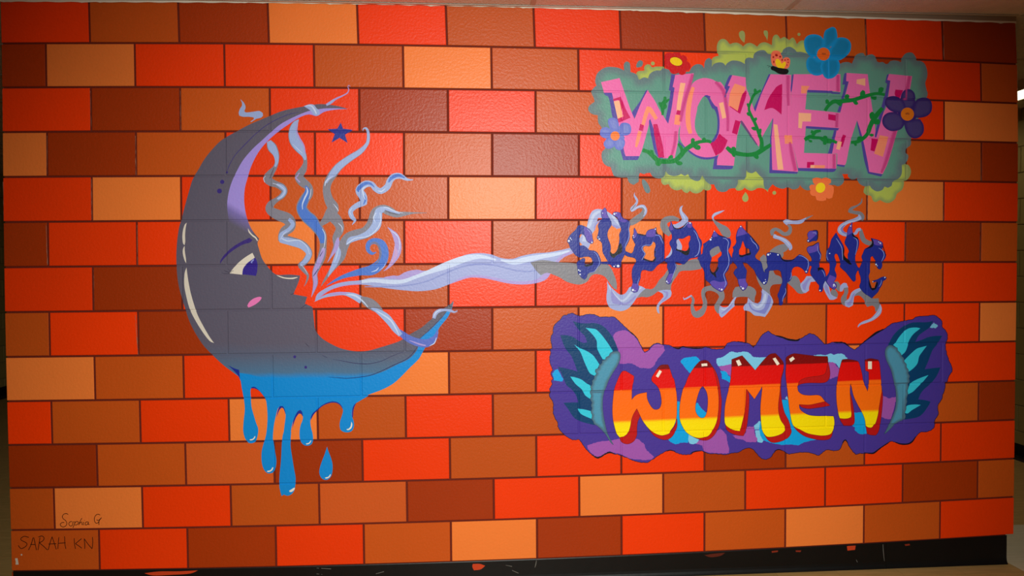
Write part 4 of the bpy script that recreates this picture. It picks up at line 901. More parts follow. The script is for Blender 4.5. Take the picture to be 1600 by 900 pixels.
inkletter(A1, '265,345 300,335 345,350 395,378 428,412 440,455 445,500 455,540 445,565 425,562 395,545 370,520 358,485 335,452 305,445 283,460 278,520 285,592 340,595 380,625 410,650 460,655 495,672 520,705 540,750 550,795 540,830 500,870 460,922 405,932 382,952 370,990 345,1013 315,995 290,967 268,940 262,900 255,850 250,800 290,772 325,750 345,750 352,775 342,808 365,830 405,822 438,805 444,775 432,745 400,727 350,727 300,738 255,722 225,698 195,655 165,610 155,575 130,535 145,495 175,450 230,400 250,370',
    purple=['345,352 395,380 426,412 438,455 443,500 452,540 443,560 425,558 395,542 372,518 362,485 345,440 340,390'], black=['365,830 405,822 438,805 444,775 458,800 440,832 400,848 360,852 338,830'],
    shine=['465,670,5 500,700,7 525,760,7 535,810,7 505,865,6 465,915,6 405,930,4', '375,382,4 410,412,7 430,455,4'], dots=[(150, 532, 13), (170, 498, 8), (182, 515, 6), (438, 550, 9), (272, 895, 9), (290, 908, 8), (290, 950, 10)])
inkletter(A1, '600,115 620,145 625,190 640,225 665,265 680,300 678,340 655,375 635,415 630,470 645,520 665,570 672,620 668,670 690,692 720,690 750,655 768,610 778,560 785,500 782,450 803,400 800,360 780,310 765,260 745,240 705,210 700,190 720,172 760,172 795,185 805,215 830,250 870,265 905,290 912,340 900,390 910,440 905,510 880,570 855,620 855,670 845,705 825,745 805,790 800,840 785,868 720,862 690,852 665,825 550,815 550,795 640,790 600,720 575,670 570,600 560,550 520,515 503,490 515,450 525,390 515,340 540,290 570,250 555,200 560,160',
    purple=['600,118 618,145 623,190 638,225 650,248 590,245 575,240 558,200 562,160', '745,238 708,208 703,190 720,175 760,175 792,187 803,217 828,252 868,268 885,282 850,300 795,290 768,258'],
    black=['778,575 800,560 815,600 815,660 790,690 750,710 720,740 695,740 670,710 658,670 668,660 690,692 720,690 750,655 768,610', '705,212 745,240 765,262 750,232'],
    shine=['905,300,4 898,380,6 905,450,8 890,520,8 860,580,8 850,625,4'], dots=[(718, 195, 12), (740, 185, 6), (530, 508, 10), (515, 482, 6), (765, 845, 16), (715, 850, 9), (735, 832, 4), (572, 185, 6)])
inkletter(A1, '970,370 990,405 1003,440 1050,448 1110,460 1130,412 1170,388 1215,380 1240,362 1245,415 1265,450 1300,462 1322,515 1342,570 1342,780 1290,812 1250,842 1200,900 1150,905 1100,892 1060,900 1046,940 1042,1000 1017,1070 1025,1120 1005,1165 965,1175 932,1155 935,1110 950,1050 940,980 942,900 962,840 990,800 990,760 960,740 890,725 848,702 850,655 880,672 930,692 955,665 970,610 982,580 965,540 945,490 962,430 962,395',
    holes=['1085,600 1110,590 1150,595 1180,580 1190,545 1210,538 1232,560 1235,600 1220,650 1220,720 1225,745 1200,780 1170,780 1110,760 1082,745 1100,710 1108,690 1080,650 1075,620'],
    purple=['1130,415 1170,392 1215,384 1236,370 1240,420 1250,450 1200,480 1130,480 1115,462', '968,375 988,405 1000,440 985,490 955,490 964,430', '945,1060 1012,1070 1022,1120 1003,1162 965,1172 935,1153 938,1110'],
    black=['1220,650 1234,660 1227,720 1242,742 1225,782 1190,794 1140,787 1078,765 1075,745 1110,760 1170,780 1200,780 1225,745', '1003,446,6 1050,455,14 1110,466,8', '1238,365 1248,415 1268,450 1234,445'],
    shine=['1230,462,5 1275,464,8 1300,502,8 1330,570,5', '1205,530,3 1175,580,5 1110,585,6 1065,610,7 1072,650,7 1100,690,7 1085,725,6 1062,770,4', '1032,985,3 1012,1050,6 1015,1085,3'], dots=[(955, 465, 7), (962, 487, 6), (1230, 385, 8), (950, 1145, 14), (976, 1155, 6)])
inkletter(A2, '65,285 85,330 115,370 170,375 220,350 265,305 300,293 325,310 332,350 365,390 395,440 415,490 445,530 450,580 435,630 440,700 400,728 350,742 310,748 280,772 250,805 220,822 160,800 118,796 132,850 125,890 97,935 87,975 70,1045 42,1072 15,1062 2,1040 12,1000 40,940 35,900 20,860 25,800 0,795 -18,770 0,750 40,738 75,700 85,660 75,620 50,570 55,540 80,500 75,440 55,405 43,365 60,330',
    holes=['135,520 165,500 215,500 250,480 290,462 312,470 308,520 290,560 292,610 270,650 240,660 200,650 150,640 135,620 140,580 130,550'],
    purple=['65,290 82,330 92,390 62,405 46,365 62,330', '268,342 268,308 300,297 322,312 328,348 318,368 285,368', '97,938 85,975 68,1043 42,1068 17,1058 6,1040 16,1000 42,945'],
    black=['135,620 150,640 200,650 240,660 270,650 292,610 302,640 290,692 265,712 230,702 180,668 128,650', '75,310,4 95,355,8 130,377,12 175,378,12 225,352,10 262,310,4'],
    shine=['350,400,5 385,450,8 405,510,8 425,570,9 420,640,9 400,700,9 362,727,5', '222,367,4 245,342,6 275,308,6 300,301,3', '115,815,3 128,860,6 105,925,6 85,985,6 70,1020,3'], dots=[(305, 307, 10), (13, 1038, 10), (28, 1055, 6)])
org(*A2); poly('smoke_patch', SL, '135,520 160,508 185,550 205,600 196,650 150,640 135,615', sword, 11)
inkletter(A2, '608,400 640,438 680,465 740,482 775,500 802,500 814,550 802,605 782,650 800,700 835,765 830,805 800,830 782,890 742,940 745,980 770,1060 755,1100 720,1150 690,1165 650,1145 590,1105 545,1052 500,1012 490,940 470,880 440,840 425,790 395,745 440,705 460,695 468,640 475,600 470,572 510,545 558,508 585,455',
    holes=['640,600 665,600 680,640 700,670 700,710 670,740 655,760 660,800 650,850 625,900 600,930 575,920 555,880 550,840 560,800 572,740 555,700 550,660 580,630'],
    purple=['550,1050 600,1025 680,1045 758,1030 768,1060 752,1100 718,1147 690,1162 650,1142 590,1102', '608,405 638,440 650,475 590,485 588,455'],
    black=['650,850 662,870 642,910 622,930 634,998 600,962 565,932 548,892 555,880 575,920 600,930 625,900', '640,440,3 680,466,9 740,484,8'],
    shine=['715,497,5 755,507,8 785,550,8 775,610,8 775,680,8 790,760,8 785,830,8 755,890,8 725,950,7 735,1000,7 752,1060,7 735,1110,5'], dots=[(560, 515, 12), (573, 491, 6), (700, 1140, 12), (670, 1130, 6), (605, 410, 6)])
org(*A2); poly('smoke_patch', SG, '550,660 580,630 640,600 665,600 680,640 690,662 640,700 570,738 555,700', sword, 11)
inkletter(A2, '940,335 965,372 1000,410 1045,452 1085,495 1125,545 1162,592 1168,632 1145,675 1115,715 1130,755 1190,795 1205,850 1225,915 1255,930 1290,900 1285,960 1275,1020 1255,1065 1225,1078 1200,1050 1165,1005 1130,950 1105,895 1060,850 1010,805 960,800 980,850 1010,900 1005,960 1000,1030 1025,1080 1000,1130 965,1152 935,1120 910,1060 900,1010 865,960 850,930 870,890 900,870 880,830 850,795 835,765 835,700 850,650 840,610 870,580 885,540 880,480 900,400 925,365',
    holes=['965,520 980,560 1000,610 1045,630 1050,680 1000,700 950,712 915,700 915,650 935,610 950,560'],
    purple=['940,340 963,374 998,412 1025,440 960,458 886,478 903,402 927,368', '905,1010 998,1000 1003,1040 1020,1080 998,1128 965,1148 938,1118 913,1060'],
    black=['915,700 950,712 1000,700 1050,680 1050,640 1066,690 1050,708 1000,715 960,732 925,732', '1045,455,4 1085,500,9 1125,550,8 1160,595,4'],
    shine=['1060,490,4 1085,540,7 1130,582,8 1148,632,5'], dots=[(937, 352, 8), (965, 1125, 13), (940, 1105, 6), (1228, 1055, 12), (1250, 1040, 6), (1245, 1015, 5)])
inkletter(A3, '-100,705 -85,682 -30,677 30,688 68,702 90,748 130,768 200,770 240,760 275,730 310,703 350,715 400,752 435,795 440,830 425,880 412,933 390,935 370,900 330,865 280,850 235,865 212,910 214,980 190,1030 162,1050 142,1120 150,1170 130,1230 102,1270 102,1320 80,1338 60,1325 55,1260 40,1210 63,1150 77,1100 100,1040 90,970 80,912 40,892 -20,898 -75,905 -110,930 -125,900 -85,860 -92,800 -95,750',
    black=['70,710,8 95,760,14 140,780,16 200,777,12 250,758,8'], shine=['300,715,4 350,724,7 410,767,8 425,810,8 415,870,8 400,900,4', '207,925,3 208,975,7 190,1015,5', '135,1120,4 140,1170,7 110,1230,7 97,1290,4'], dots=[(42, 705, 10), (-80, 703, 13), (-55, 692, 6), (395, 915, 10)])
inkletter(A3, '415,440 440,410 480,405 525,400 540,420 532,460 538,500 520,530 480,530 430,548 412,540 405,525 425,500 415,470', purple=['418,442 442,412 520,410 520,450 470,500 432,530 420,500'], black=['480,400,6 530,402,10 542,440,9 538,500,9 528,525,5'], shine=['475,430,4 515,430,7 520,450,4'], dots=[(420, 530, 9)], name='letter_dot')
inkletter(A3, '405,622 430,600 480,590 520,563 552,552 556,600 562,650 582,705 570,770 556,805 560,850 545,880 600,872 625,905 640,965 640,1010 620,1050 606,1085 600,1150 575,1170 553,1150 560,1090 540,1065 505,1020 460,960 450,915 468,850 440,832 435,800 468,780 460,740 432,695 408,655',
    purple=['408,625 432,603 480,594 520,567 548,558 552,600 543,655 480,676 434,688 411,655'], black=['538,872 560,862 605,870 627,905 600,890 560,897 545,918', '430,598,5 480,588,9 522,561,9 550,550,5'], shine=['535,590,4 545,660,6 572,710,7 568,760,5', '590,895,4 615,930,7 630,980,4'], dots=[(568, 1150, 9)])
inkletter(A3, '770,430 795,480 830,540 862,600 870,655 866,700 885,745 920,775 918,700 932,660 910,610 883,570 882,530 905,470 912,405 935,350 970,300 968,370 977,430 1000,470 1035,492 1054,540 1046,610 1020,680 1006,730 1010,790 1040,860 1060,870 1060,895 1035,902 1012,960 1012,1020 990,1040 970,1022 930,970 890,920 850,885 820,850 826,810 810,750 790,702 765,685 748,710 750,745 770,795 768,830 750,890 770,950 765,1000 738,1045 768,1070 772,1110 745,1137 710,1120 680,1090 640,1030 640,990 665,955 690,900 690,800 662,782 645,720 660,650 690,600 710,520 735,480',
    purple=['968,305 965,370 974,428 908,466 914,405 937,352', '690,955 758,985 763,1002 735,1045 765,1072 769,1108 745,1133 712,1117 683,1088 652,1040'], black=['862,600 872,655 868,700 890,740 930,770 967,828 930,822 885,782 860,762 850,700', '973,430 1000,470 1038,490 1046,512 1000,492 968,462'],
    shine=['770,500,5 810,560,8 840,620,8 848,700,8 850,770,5', '985,487,3 1025,512,8 1035,560,8 1025,640,7 1008,705,4', '660,650,3 655,720,7 670,770,4'], dots=[(950, 345, 8), (742, 1080, 12), (757, 1095, 6), (735, 1098, 6), (688, 688, 7)])
inkletter(A3, '1205,498 1250,510 1300,525 1347,555 1352,600 1340,640 1372,670 1390,712 1375,755 1345,795 1342,850 1325,882 1298,882 1278,850 1255,820 1270,790 1245,750 1225,718 1200,730 1195,780 1188,870 1190,920 1175,965 1180,1010 1195,1070 1215,1122 1250,1120 1268,1070 1275,1035 1228,1050 1228,1032 1290,1013 1330,990 1380,976 1397,992 1385,1015 1355,1032 1340,1080 1310,1130 1290,1170 1250,1210 1215,1247 1180,1220 1120,1180 1085,1140 1063,1100 1080,1040 1075,980 1055,920 1060,880 1082,830 1102,780 1090,730 1110,680 1130,635 1180,605 1215,570 1220,540',
    purple=['1222,508 1300,528 1344,558 1347,588 1290,588 1242,570'], black=['1205,498 1220,540 1215,570 1180,605 1135,635 1180,622 1225,602 1238,560 1228,520', '1180,1010 1195,1070 1215,1122 1250,1120 1268,1070 1280,1035 1292,1070 1265,1132 1225,1152 1195,1122 1178,1070', '1350,560,4 1356,600,8 1375,660,8 1392,712,6'],
    shine=['1300,620,4 1345,650,8 1368,700,8 1355,750,8 1335,790,4', '1335,1020,4 1330,1060,7 1305,1105,5'], dots=[(1322, 560, 10), (1300, 545, 6), (1268, 825, 10), (1283, 842, 6), (1378, 988, 8), (1228, 1042, 6)])

# ---------------------------------------------------------------- lower WOMEN lettering on its torn purple field with wings
C1, C2, C3, C4, D1, D2, D3, D4 = [(x, y, 7.5) for x, y in ((855, 485), (1040, 525), (1220, 525), (1300, 485), (855, 600), (1040, 600), (1220, 600), (1300, 600))]
def mp(*a):                                              # measured pieces of one outline, patch after patch -> full-frame px
    out = []
    for o, s in zip(a[::2], a[1::2]):
        out += ['%.2f,%.2f' % (o[0] + x / o[2], o[1] + y / o[2]) for x, y in num(s)]
    return ' '.join(out)
def ragged(s, amp=.45, step=2.2, seed=5):
    """torn-edge outline: small random bites between the measured points"""
    rnd = random.Random(seed); c = catmull(num(s), True); out = []
    for i in range(len(c)):
        a, b = c[i], c[(i + 1) % len(c)]; d = b - a; L = np.linalg.norm(d); n = max(1, int(L / step))
        nn = np.array([-d[1], d[0]]) / (L + 1e-9)
        for k in range(n):
            p = a + d * k / n + nn * rnd.uniform(-amp, amp); out.append('%.2f,%.2f' % (p[0], p[1]))
    return ' '.join(out)
def edge_line(name, mat, s, w, parent, layer, smooth=True):
    c = catmull(num(s), True) if smooth else num(s); c = [(p[0], p[1], w) for p in c]; c.append(c[0])
    P_ = np.array(c); t = np.gradient(P_[:, :2], axis=0); t /= np.linalg.norm(t, axis=1)[:, None] + 1e-9
    nn = np.stack([-t[:, 1], t[:, 0]], 1) * w / 2; a, b = P_[:, :2] + nn, P_[:, :2] - nn; ls = []
    for i in range(0, len(a) - 1, 8):
        j = min(len(a), i + 9); ls.append(toplane(np.concatenate([a[i:j], b[i:j][::-1]])))
    return link(name, paint_mesh(name, ls, [], layer), paint(mat), parent)
field = mural('torn_field', 'torn edged purple painted field with blue and lilac patches behind the lower lettering', 'mural field', (0, 0))
FO = mp(C1, '60,870 50,830 68,800 45,740 65,700 50,650 35,610 30,560 42,500 40,460 62,445 55,400 45,350 50,300 72,270 70,220 90,170 120,140 150,115 185,70 230,55 290,35 350,60 380,68 430,58 480,48 540,47 580,65 620,78 700,80 780,78 820,110 880,165 940,225 1000,275 1050,325 1085,390 1110,440 1130,480 1145,492 1190,465 1240,405 1295,388 1340,405 1385,404',
    C2, '0,105 50,115 90,135 150,150 190,125 260,135 350,145 420,145 480,135 560,155 640,155 690,145 715,100 760,75 850,68 920,78 980,95 1030,138 1055,110 1085,65 1110,20', (0, 0, 1), '1192.5,522.5 1200,517.5 1212,525 1230,530 1245,531 1254,527.5 1265.5,521 1275,525 1285,535',
    C3, '520,100 620,75 740,80 800,125 860,165 900,140 950,95', C4, '400,350 470,300 560,240 620,215 700,160 740,148 830,128 880,120 940,110 1000,75 1080,72 1140,65 1200,62 1250,90 1285,130 1290,200 1330,240 1350,290 1345,350 1325,420 1340,500 1360,570 1390,640 1405,700 1385,740 1360,780 1350,830 1325,850',
    D4, '1325,30 1310,80 1290,140 1280,180 1240,240 1235,290 1245,350 1205,420 1200,480 1180,520 1130,550 1050,560 1010,580 960,640 930,680 880,705 800,705 740,680 690,668 640,700 560,755 480,810 400,808 320,812 280,825 240,780 200,720 180,680 155,655 130,680 100,740 80,770 20,778',
    D3, '540,770 500,790 450,830 400,822 330,800 200,800 100,818 60,800', D2, '1350,770 1300,770 1260,810 1220,865 1150,880 1100,850 1060,800 1030,765 970,748 900,770 840,800 780,805 700,825 620,818 500,810 450,790 400,780 330,795 290,820 220,825 150,810 90,780',
    D1, '1440,775 1380,790 1310,830 1250,870', (0, 0, 1), '1017,719 1013,722 1005,722.5 992.5,720 985,717', D1, '900,848 840,825 780,815 730,800 680,820 620,860 580,865 530,830 470,775 430,720 400,680 370,650 300,650 240,620 200,590 160,545 130,500 125,450 95,400 75,340 75,270 70,210 45,170 28,130 40,90 30,60')
org(*PX); FR = ragged(FO)
poly('purple_base', '4A3698', FR, field, 2, smooth=False)
edge_line('edge_line', '16101E', FR, 1.7, field, 1, smooth=False)
for o, s in ((C1, '940,225,4 1000,275,16 1050,322,8'), (C2, '90,135,6 150,149,14 200,128,12 260,138,8 350,146,14 430,144,6'), (C2, '840,68,4 890,70,10 940,82,6'), (PX, '1211,524,.6 1220,526,2 1232,530.5,3 1245,532,2.4 1250,530,1'), (C3, '620,76,4 690,78,12 740,82,12 800,125,5'),
             (C4, '10,372,6 60,380,10 110,372,14 150,390,6'), (C4, '340,402,8 400,350,12 470,297,22 530,256,24 610,220,8'), (D4, '690,668,4 640,700,10 560,755,14 490,808,18 440,812,14 380,806,6'), (D4, '740,680,6 800,702,16 880,704,16 935,678,18 985,615,6'), (D4, '120,690,4 140,664,12 160,656,14 185,690,8'),
             (D1, '530,832,8 590,858,28 650,835,14 720,803,20 790,814,6'), (D1, '1380,790,5 1440,776,12 1500,790,8'), (D2, '290,815,6 340,792,14 420,782,8'), (D2, '1270,790,5 1320,768,12 1370,780,6')):
    org(*o); ribbon('black_fleck', '16101E', s, field, 3)
LIL, SKY, PALE = paint('A055AE'), paint('0CA2E6'), paint('7CC6EA')
org(*C1)
def patch(mat, o, s, amp=.5):
    org(*PX); poly('colour_patch', mat, ragged(mp(o, s), amp, 2.0, len(s)), field, 3, smooth=False)
patch(LIL, C1, '770,300 800,260 860,240 925,235 1000,285 1045,332 1080,395 1108,450 1143,498 1195,470 1245,412 1298,395 1365,412 1380,470 1340,520 1300,560 1270,610 1250,650 1200,680 1130,675 1080,670 1030,640 970,620 900,625 850,625 840,560 830,450 790,360')
patch(LIL, D1, '470,720 560,690 640,670 720,665 800,650 860,640 1040,640 1100,675 1140,710 1160,770 1210,815 1252,855 1200,890 1030,882 960,868 900,840 840,816 780,806 730,790 680,812 620,848 580,852 530,820 485,770')
patch(LIL, D2, '440,760 445,784 500,802 620,810 700,816 738,806 745,760 725,680 710,600 670,550 640,520 560,600 480,660 400,660 350,700 430,720'); patch(LIL, D2, '780,600 830,640 900,650 960,680 1060,680 1075,640 1045,590 1035,500 950,500 940,560 910,605 840,600')
patch(LIL, C2, '620,360 775,330 770,480 730,450 700,415 650,400'); patch(LIL, C3, '550,305 620,312 650,350 690,395 680,470 640,480 575,505 560,400'); patch(LIL, D3, '1180,130 1230,150 1270,165 1345,150 1350,180 1330,260 1290,410 1240,410 1170,385')
patch(SKY, C1, '60,740 90,700 120,690 150,740 190,810 180,830 130,830 80,820 75,790'); patch(SKY, C2, '175,300 200,265 280,250 350,240 405,285 360,340 290,440 255,400 215,355'); patch(SKY, C2, '640,410 700,415 735,460 775,495 765,555 710,520 660,500 655,450')
patch(SKY, D2, '125,195 180,215 190,300 190,430 230,520 270,590 262,690 180,690 120,705 60,680 30,650 60,600 100,540 115,450'); patch(SKY, D2, '360,220 385,230 420,290 490,345 480,390 430,410 375,390 340,330 335,280')
patch(SKY, D2, '1350,185 1435,190 1450,300 1480,420 1510,500 1500,705 1350,710 1200,680 1130,640 1100,560 1110,430 1200,600 1300,660 1400,620 1440,560 1430,460 1370,340'); patch(SKY, D3, '5,185 85,185 100,290 120,400 160,500 240,570 330,615 430,650 300,675 240,700 190,718 120,705 0,715 -20,670 80,625 100,560 70,450 20,330')
patch(SKY, D3, '850,335 950,330 995,430 1010,580 930,585 870,545 865,510 820,475 845,430')
patch(PALE, C2, '595,290 605,265 670,245 720,210 770,183 830,195 900,185 960,190 1000,215 1020,240 1080,248 1190,245 1150,320 1050,420 1000,360 895,260 800,290 775,330 700,345 620,355 600,320'); patch(PALE, C3, '380,228 450,218 520,225 590,205 620,220 680,205 740,220 780,265 740,290 690,385 650,330 600,310 550,305 540,255')
patch(PALE, D2, '255,585 395,650 360,695 310,705 275,690'); patch(PALE, D2, '1035,490 1100,430 1130,480 1145,570 1150,650 1130,685 1080,680 1060,620 1050,560'); patch(PALE, D2, '1400,170 1420,140 1440,190', .2); patch(PALE, C4, '1145,200 1165,170 1190,145 1225,165 1240,180 1215,210')
def wing(label, o, dark, cyans, band):
    w = mural('wing', label, 'mural wing', (0, 0), group='blue wings either side of the lower lettering')
    org(*o)
    poly('wing_feathers', '083F6E', dark, w, 5)
    for c in cyans: poly('feather', '34C6E0', c, w, 6)
    poly('wing_band', rim_paint('4E93B2', '4A5E6E', .8, 1.0), band, w, 7, rim=.02)
    edge_line('edge_line', '1C2A48', band, 5, w, 6)
wing('dark blue wing with cyan feathers at the left end of the lower lettering', C1,
     '300,125 380,148 480,152 540,147 620,165 690,215 750,290 800,380 828,470 770,500 700,560 640,640 580,740 560,800 540,880 530,960 530,1100 535,1200 545,1290 557,1345 450,1318 380,1295 310,1252 240,1148 190,1083 290,1078 365,1078 335,990 285,925 230,880 200,820 165,735 122,660 220,680 300,700 355,718 320,620 280,530 240,480 200,420 152,290 220,290 300,310 360,350 420,380 468,375 440,300 400,260 340,190',
     ['450,205 520,212 575,225 640,290 700,370 740,430 768,475 740,520 690,570 650,572 610,500 585,440 580,360 545,300 490,240', '315,400 380,440 460,475 530,520 570,570 612,635 590,680 585,720 560,768 500,735 460,660 430,590 390,490 350,440', '270,775 330,785 400,810 460,855 515,900 515,1044 450,1000 425,960 400,920 340,870 300,820', '355,1152 430,1160 520,1182 528,1274 450,1242 390,1207'],
     '770,485 830,478 855,510 855,570 820,650 770,730 720,820 690,900 665,960 650,1060 655,1200 680,1340 710,1450 775,1575 740,1540 690,1460 640,1400 590,1355 552,1330 540,1300 522,1270 528,1230 512,1190 525,1150 515,1110 525,1080 505,1040 515,1000 503,960 515,925 505,895 530,860 528,825 550,800 555,770 580,745 562,715 568,690 605,675 605,645 640,620 645,590 680,575 690,550 725,530 735,505')
wing('dark blue wing with cyan feathers at the right end of the lower lettering', C4,
     '655,425 670,380 700,320 740,265 800,210 860,175 930,145 1000,138 1100,138 1185,125 1140,200 1080,245 1020,290 990,340 975,370 1050,345 1120,315 1200,300 1290,297 1260,350 1220,410 1180,460 1150,530 1125,600 1085,690 1150,680 1270,668 1230,760 1180,830 1130,880 1080,922 1040,972 1010,1042 1090,1052 1155,1070 1120,1132 1060,1212 1000,1252 900,1272 845,1279 845,1202 870,1062 870,962 885,800 840,640 800,550 750,450 700,420',
     ['1035,210 980,200 900,210 840,250 780,320 740,385 715,405 755,440 775,490 815,525 860,480 890,400 895,370 920,320 960,270', '1110,415 1050,430 990,450 920,510 870,560 840,592 850,640 870,700 895,720 950,680 1000,620 1020,540 1060,480', '1130,757 1050,785 980,815 930,845 905,880 880,950 892,982 950,950 1000,900 1060,840', '1040,1107 970,1102 890,1112 860,1142 845,1197 885,1207 930,1172 980,1142'],
     '650,420 690,408 735,428 765,440 770,470 800,500 815,535 840,560 845,600 870,630 872,665 895,700 892,735 910,770 900,800 908,830 890,870 893,905 882,940 888,980 872,1030 878,1070 865,1110 868,1150 852,1200 860,1240 845,1275 790,1300 740,1330 690,1380 650,1420 610,1450 670,1330 700,1260 740,1150 750,1050 745,930 720,820 690,700 640,590 622,520 625,460')
low = mural('lettering', 'lower rainbow letters WOMEN banded dark red, red, orange and yellow', 'mural lettering', (0, 0))
RB = paint('', .42, ((1170, 560), (1172, 660), [(0.0, '7E0604', .012), (.112, '7E0604'), (.125, 'E00A06'), (.405, 'E60C04'), (.425, 'FF6A0A'), (.88, 'FF7008'), (.925, 'FFDC00'), (1.0, 'FFE200')]))
SH = paint('BC1414')
org(*PX)
def rainbow(front, shadows, glints=(), holes=()):
    org(*PX)
    L = poly('letter', RB, front, low, 10, holes=holes)
    for s in shadows: poly('letter_side', SH, s, L, 8); edge_line('edge_line', '4A1010', s, 1.0, L, 7)
    for s in [front] + list(holes): edge_line('edge_line', '4A1810', s, 1.0, L, 9)
    for g in glints: poly('glint', 'F2E6D2', g, L, 11, smooth=False)
rainbow(mp(C1, '820,830 845,770 880,715 920,712 1015,770 1010,830 998,880', D1, '990,100 990,185 1030,140 1080,115 1165,98 1170,170 1200,240 1240,290 1280,300 1320,280 1340,210 1325,100 1300,40 1270,5', C1, '1230,830 1225,790 1260,730 1300,670 1340,640 1415,637 1440,700 1470,790', C2, '95,500 115,600 130,720',
        D2, '130,300 125,390 100,480 60,540', D1, '1430,575 1380,595 1330,600 1250,570 1180,510 1120,430 1085,360 1050,285 1010,350 985,420 970,500 945,570 900,610 850,625 815,580 790,500 770,400 765,280 775,150 790,50'),
        [mp(D1, '1050,285 1085,370 1060,440 1050,520 1050,590 1020,660 970,695 920,700 870,675 850,628 900,600 935,560 960,500 975,420 1000,350'), mp(D1, '1180,512 1250,560 1330,592 1380,587 1440,560 1500,480 1519,400 1519,500 1480,590 1430,640 1370,652 1300,632 1240,590')],
        [mp(C1, '1315,697 1342,715 1300,788 1272,770')])
rainbow(mp(C2, '435,288 480,288 520,320 560,400 590,500 608,600 618,700', D2, '620,200 615,320 595,440 550,540 500,605 440,625 380,630 310,610 240,560 190,480 165,400 165,270 180,160 205,60', C2, '235,560 260,490 300,420 350,350 400,300'),
        [mp(C2, '500,300 570,390 610,480 635,590 648,700', D2, '655,200 645,350 630,470 580,580 520,640 460,660 390,645 310,612 430,600 540,530 590,430 605,300 600,140', C2, '590,600 550,420')],
        [mp(C2, '418,325 486,320 488,350 422,355')], [mp(D2, '435,25 465,60 490,130 495,220 485,320 460,385 420,398 380,375 350,320 348,250 365,170 390,90 420,35')])
rainbow(mp(C2, '775,275 895,230 1048,402 1200,230 1285,203 1340,260 1380,320 1375,400 1350,490 1340,600', D2, '1335,100 1320,220 1320,320 1345,420 1390,490 1400,540 1360,580 1280,610 1200,618 1160,590 1130,530 1115,400 1112,260 1125,120 1135,25 1040,175 945,55 940,180 930,300 900,430 870,550 800,540 740,510 700,470 690,400 695,270 715,160 740,60', C2, '762,500 772,400 775,330'),
        [mp(D2, '940,45 975,120 975,250 960,420 940,540 910,605 840,598 760,570 715,530 698,465 740,500 800,530 860,540 890,430 920,300 930,180'), mp(C2, '1375,330 1380,400 1355,500 1350,600', D2, '1350,100 1360,200 1390,330 1440,430 1465,520 1470,570 1430,630 1350,670 1260,685 1200,655 1155,590 1200,605 1280,600 1385,535 1375,490 1330,420 1305,320 1305,220 1325,100', C2, '1330,560 1350,450')],
        [mp(C2, '823,290 862,277 890,335 850,352'), mp(C2, '1253,265 1285,252 1335,325 1305,345')])
rainbow(mp(C3, '65,260 100,225 150,208 200,210 400,235 545,240 550,290 535,380 515,440 450,465 330,480 260,500 215,530 200,570 195,610 205,650 250,685 330,697 450,697 515,765 430,785 330,805 220,800', D3, '212,240 220,290 260,330 330,365 420,375 520,375 615,378 625,430 622,500 600,560 570,590 500,603 420,598 310,575 220,530 160,500 130,450 110,350 95,250 85,150 72,20', C3, '60,450 65,340'),
        [mp(C3, '545,280 572,400 570,480 540,530 480,548 330,548 240,560 200,580 210,525 260,490 330,470 450,455 505,430 525,380'), mp(C3, '505,755 575,812 520,825 420,840 320,850 240,830 212,792 330,795 430,775'), mp(D3, '620,480 600,590 570,640 500,655 400,645 280,610 190,545 135,470 220,520 310,565 420,588 500,593 560,580 590,550')],
        [mp(C3, '95,270 140,240 163,268 115,305')])
rainbow(mp(C3, '735,275 800,275 880,290 910,310 930,370 950,450 965,530 1015,650 1030,560 1030,420 995,405 990,280 1050,265 1140,280 1155,330 1165,430 1175,560 1180,640', D3, '1172,130 1150,260 1135,360 1110,450 1090,480 1060,508 1020,505 995,480 985,420 960,350 900,240 850,130 820,-12 808,60 812,180 825,340 820,385 790,400 740,405 690,400 675,350 655,220 650,90 658,0', C3, '670,480 690,380 715,290'),
        [mp(D3, '805,90 835,200 855,330 862,430 850,470 820,488 740,488 700,430 688,395 740,398 785,392 812,375 815,340 802,180'), mp(D3, '1175,20 1192,150 1180,330 1160,480 1140,560 1110,600 1050,595 1010,580 995,485 1020,498 1055,500 1080,475 1100,440 1125,360 1140,260 1162,130')],
        [mp(C3, '1020,297 1065,297 1065,387 1020,387')])

# ---------------------------------------------------------------- signatures, chips and smears
INK = '3A1408'
def wob(s, w): return ' '.join(p + ',%g' % w for p in s.split())
org(0, 675)
sg = mural('signature', 'small cursive name Sophia G in dark ink on an orange block low at the left', 'signature', (0, 0))
for s in ('426,516 418,510 402,512 391,524 394,540 410,553 418,570 412,586 396,593 382,588 377,576 388,566 402,566', '452,560 440,560 431,570 434,583 445,588 455,578 456,564 462,560', '466,558 468,570 456,598', '466,572 476,560 488,560 490,570 480,580 468,580',
          '512,538 500,560 492,582', '494,576 504,564 512,562 512,574 516,582', '524,562 520,574 526,582', '528,550 529,553', '552,562 540,562 532,572 536,582 548,576 554,562 552,578 560,578',
          '626,520 616,514 602,518 592,532 590,550 596,566 608,570 618,560 624,544', '604,548 616,552 636,534 622,552 618,572 620,580'):
    ribbon('pen_stroke', INK, wob(s, 4), sg, 3)
sk = mural('signature', 'large angular capitals SARAH KN in dark ink on the bottom left block', 'signature', (0, 0))
for s in ('180,658 152,652 132,664 134,676 166,694 164,712 138,728 126,724 114,708', '178,738 196,700 206,662 212,662 220,700 228,738', '190,702 222,704', '238,738 244,700 250,660', '240,656 262,650 276,662 268,680 246,692 270,712 298,738',
          '302,736 314,690 326,654 338,690 352,734', '304,700 352,698', '368,658 364,700 362,730', '404,652 406,700 412,730', '364,696 410,692', '464,664 466,700 472,730', '510,666 486,686 472,698 490,710 512,726', '530,730 530,700 526,666 550,700 576,730 580,690 578,656'):
    ribbon('pen_stroke', INK, wob(s, 4.6), sk, 3)
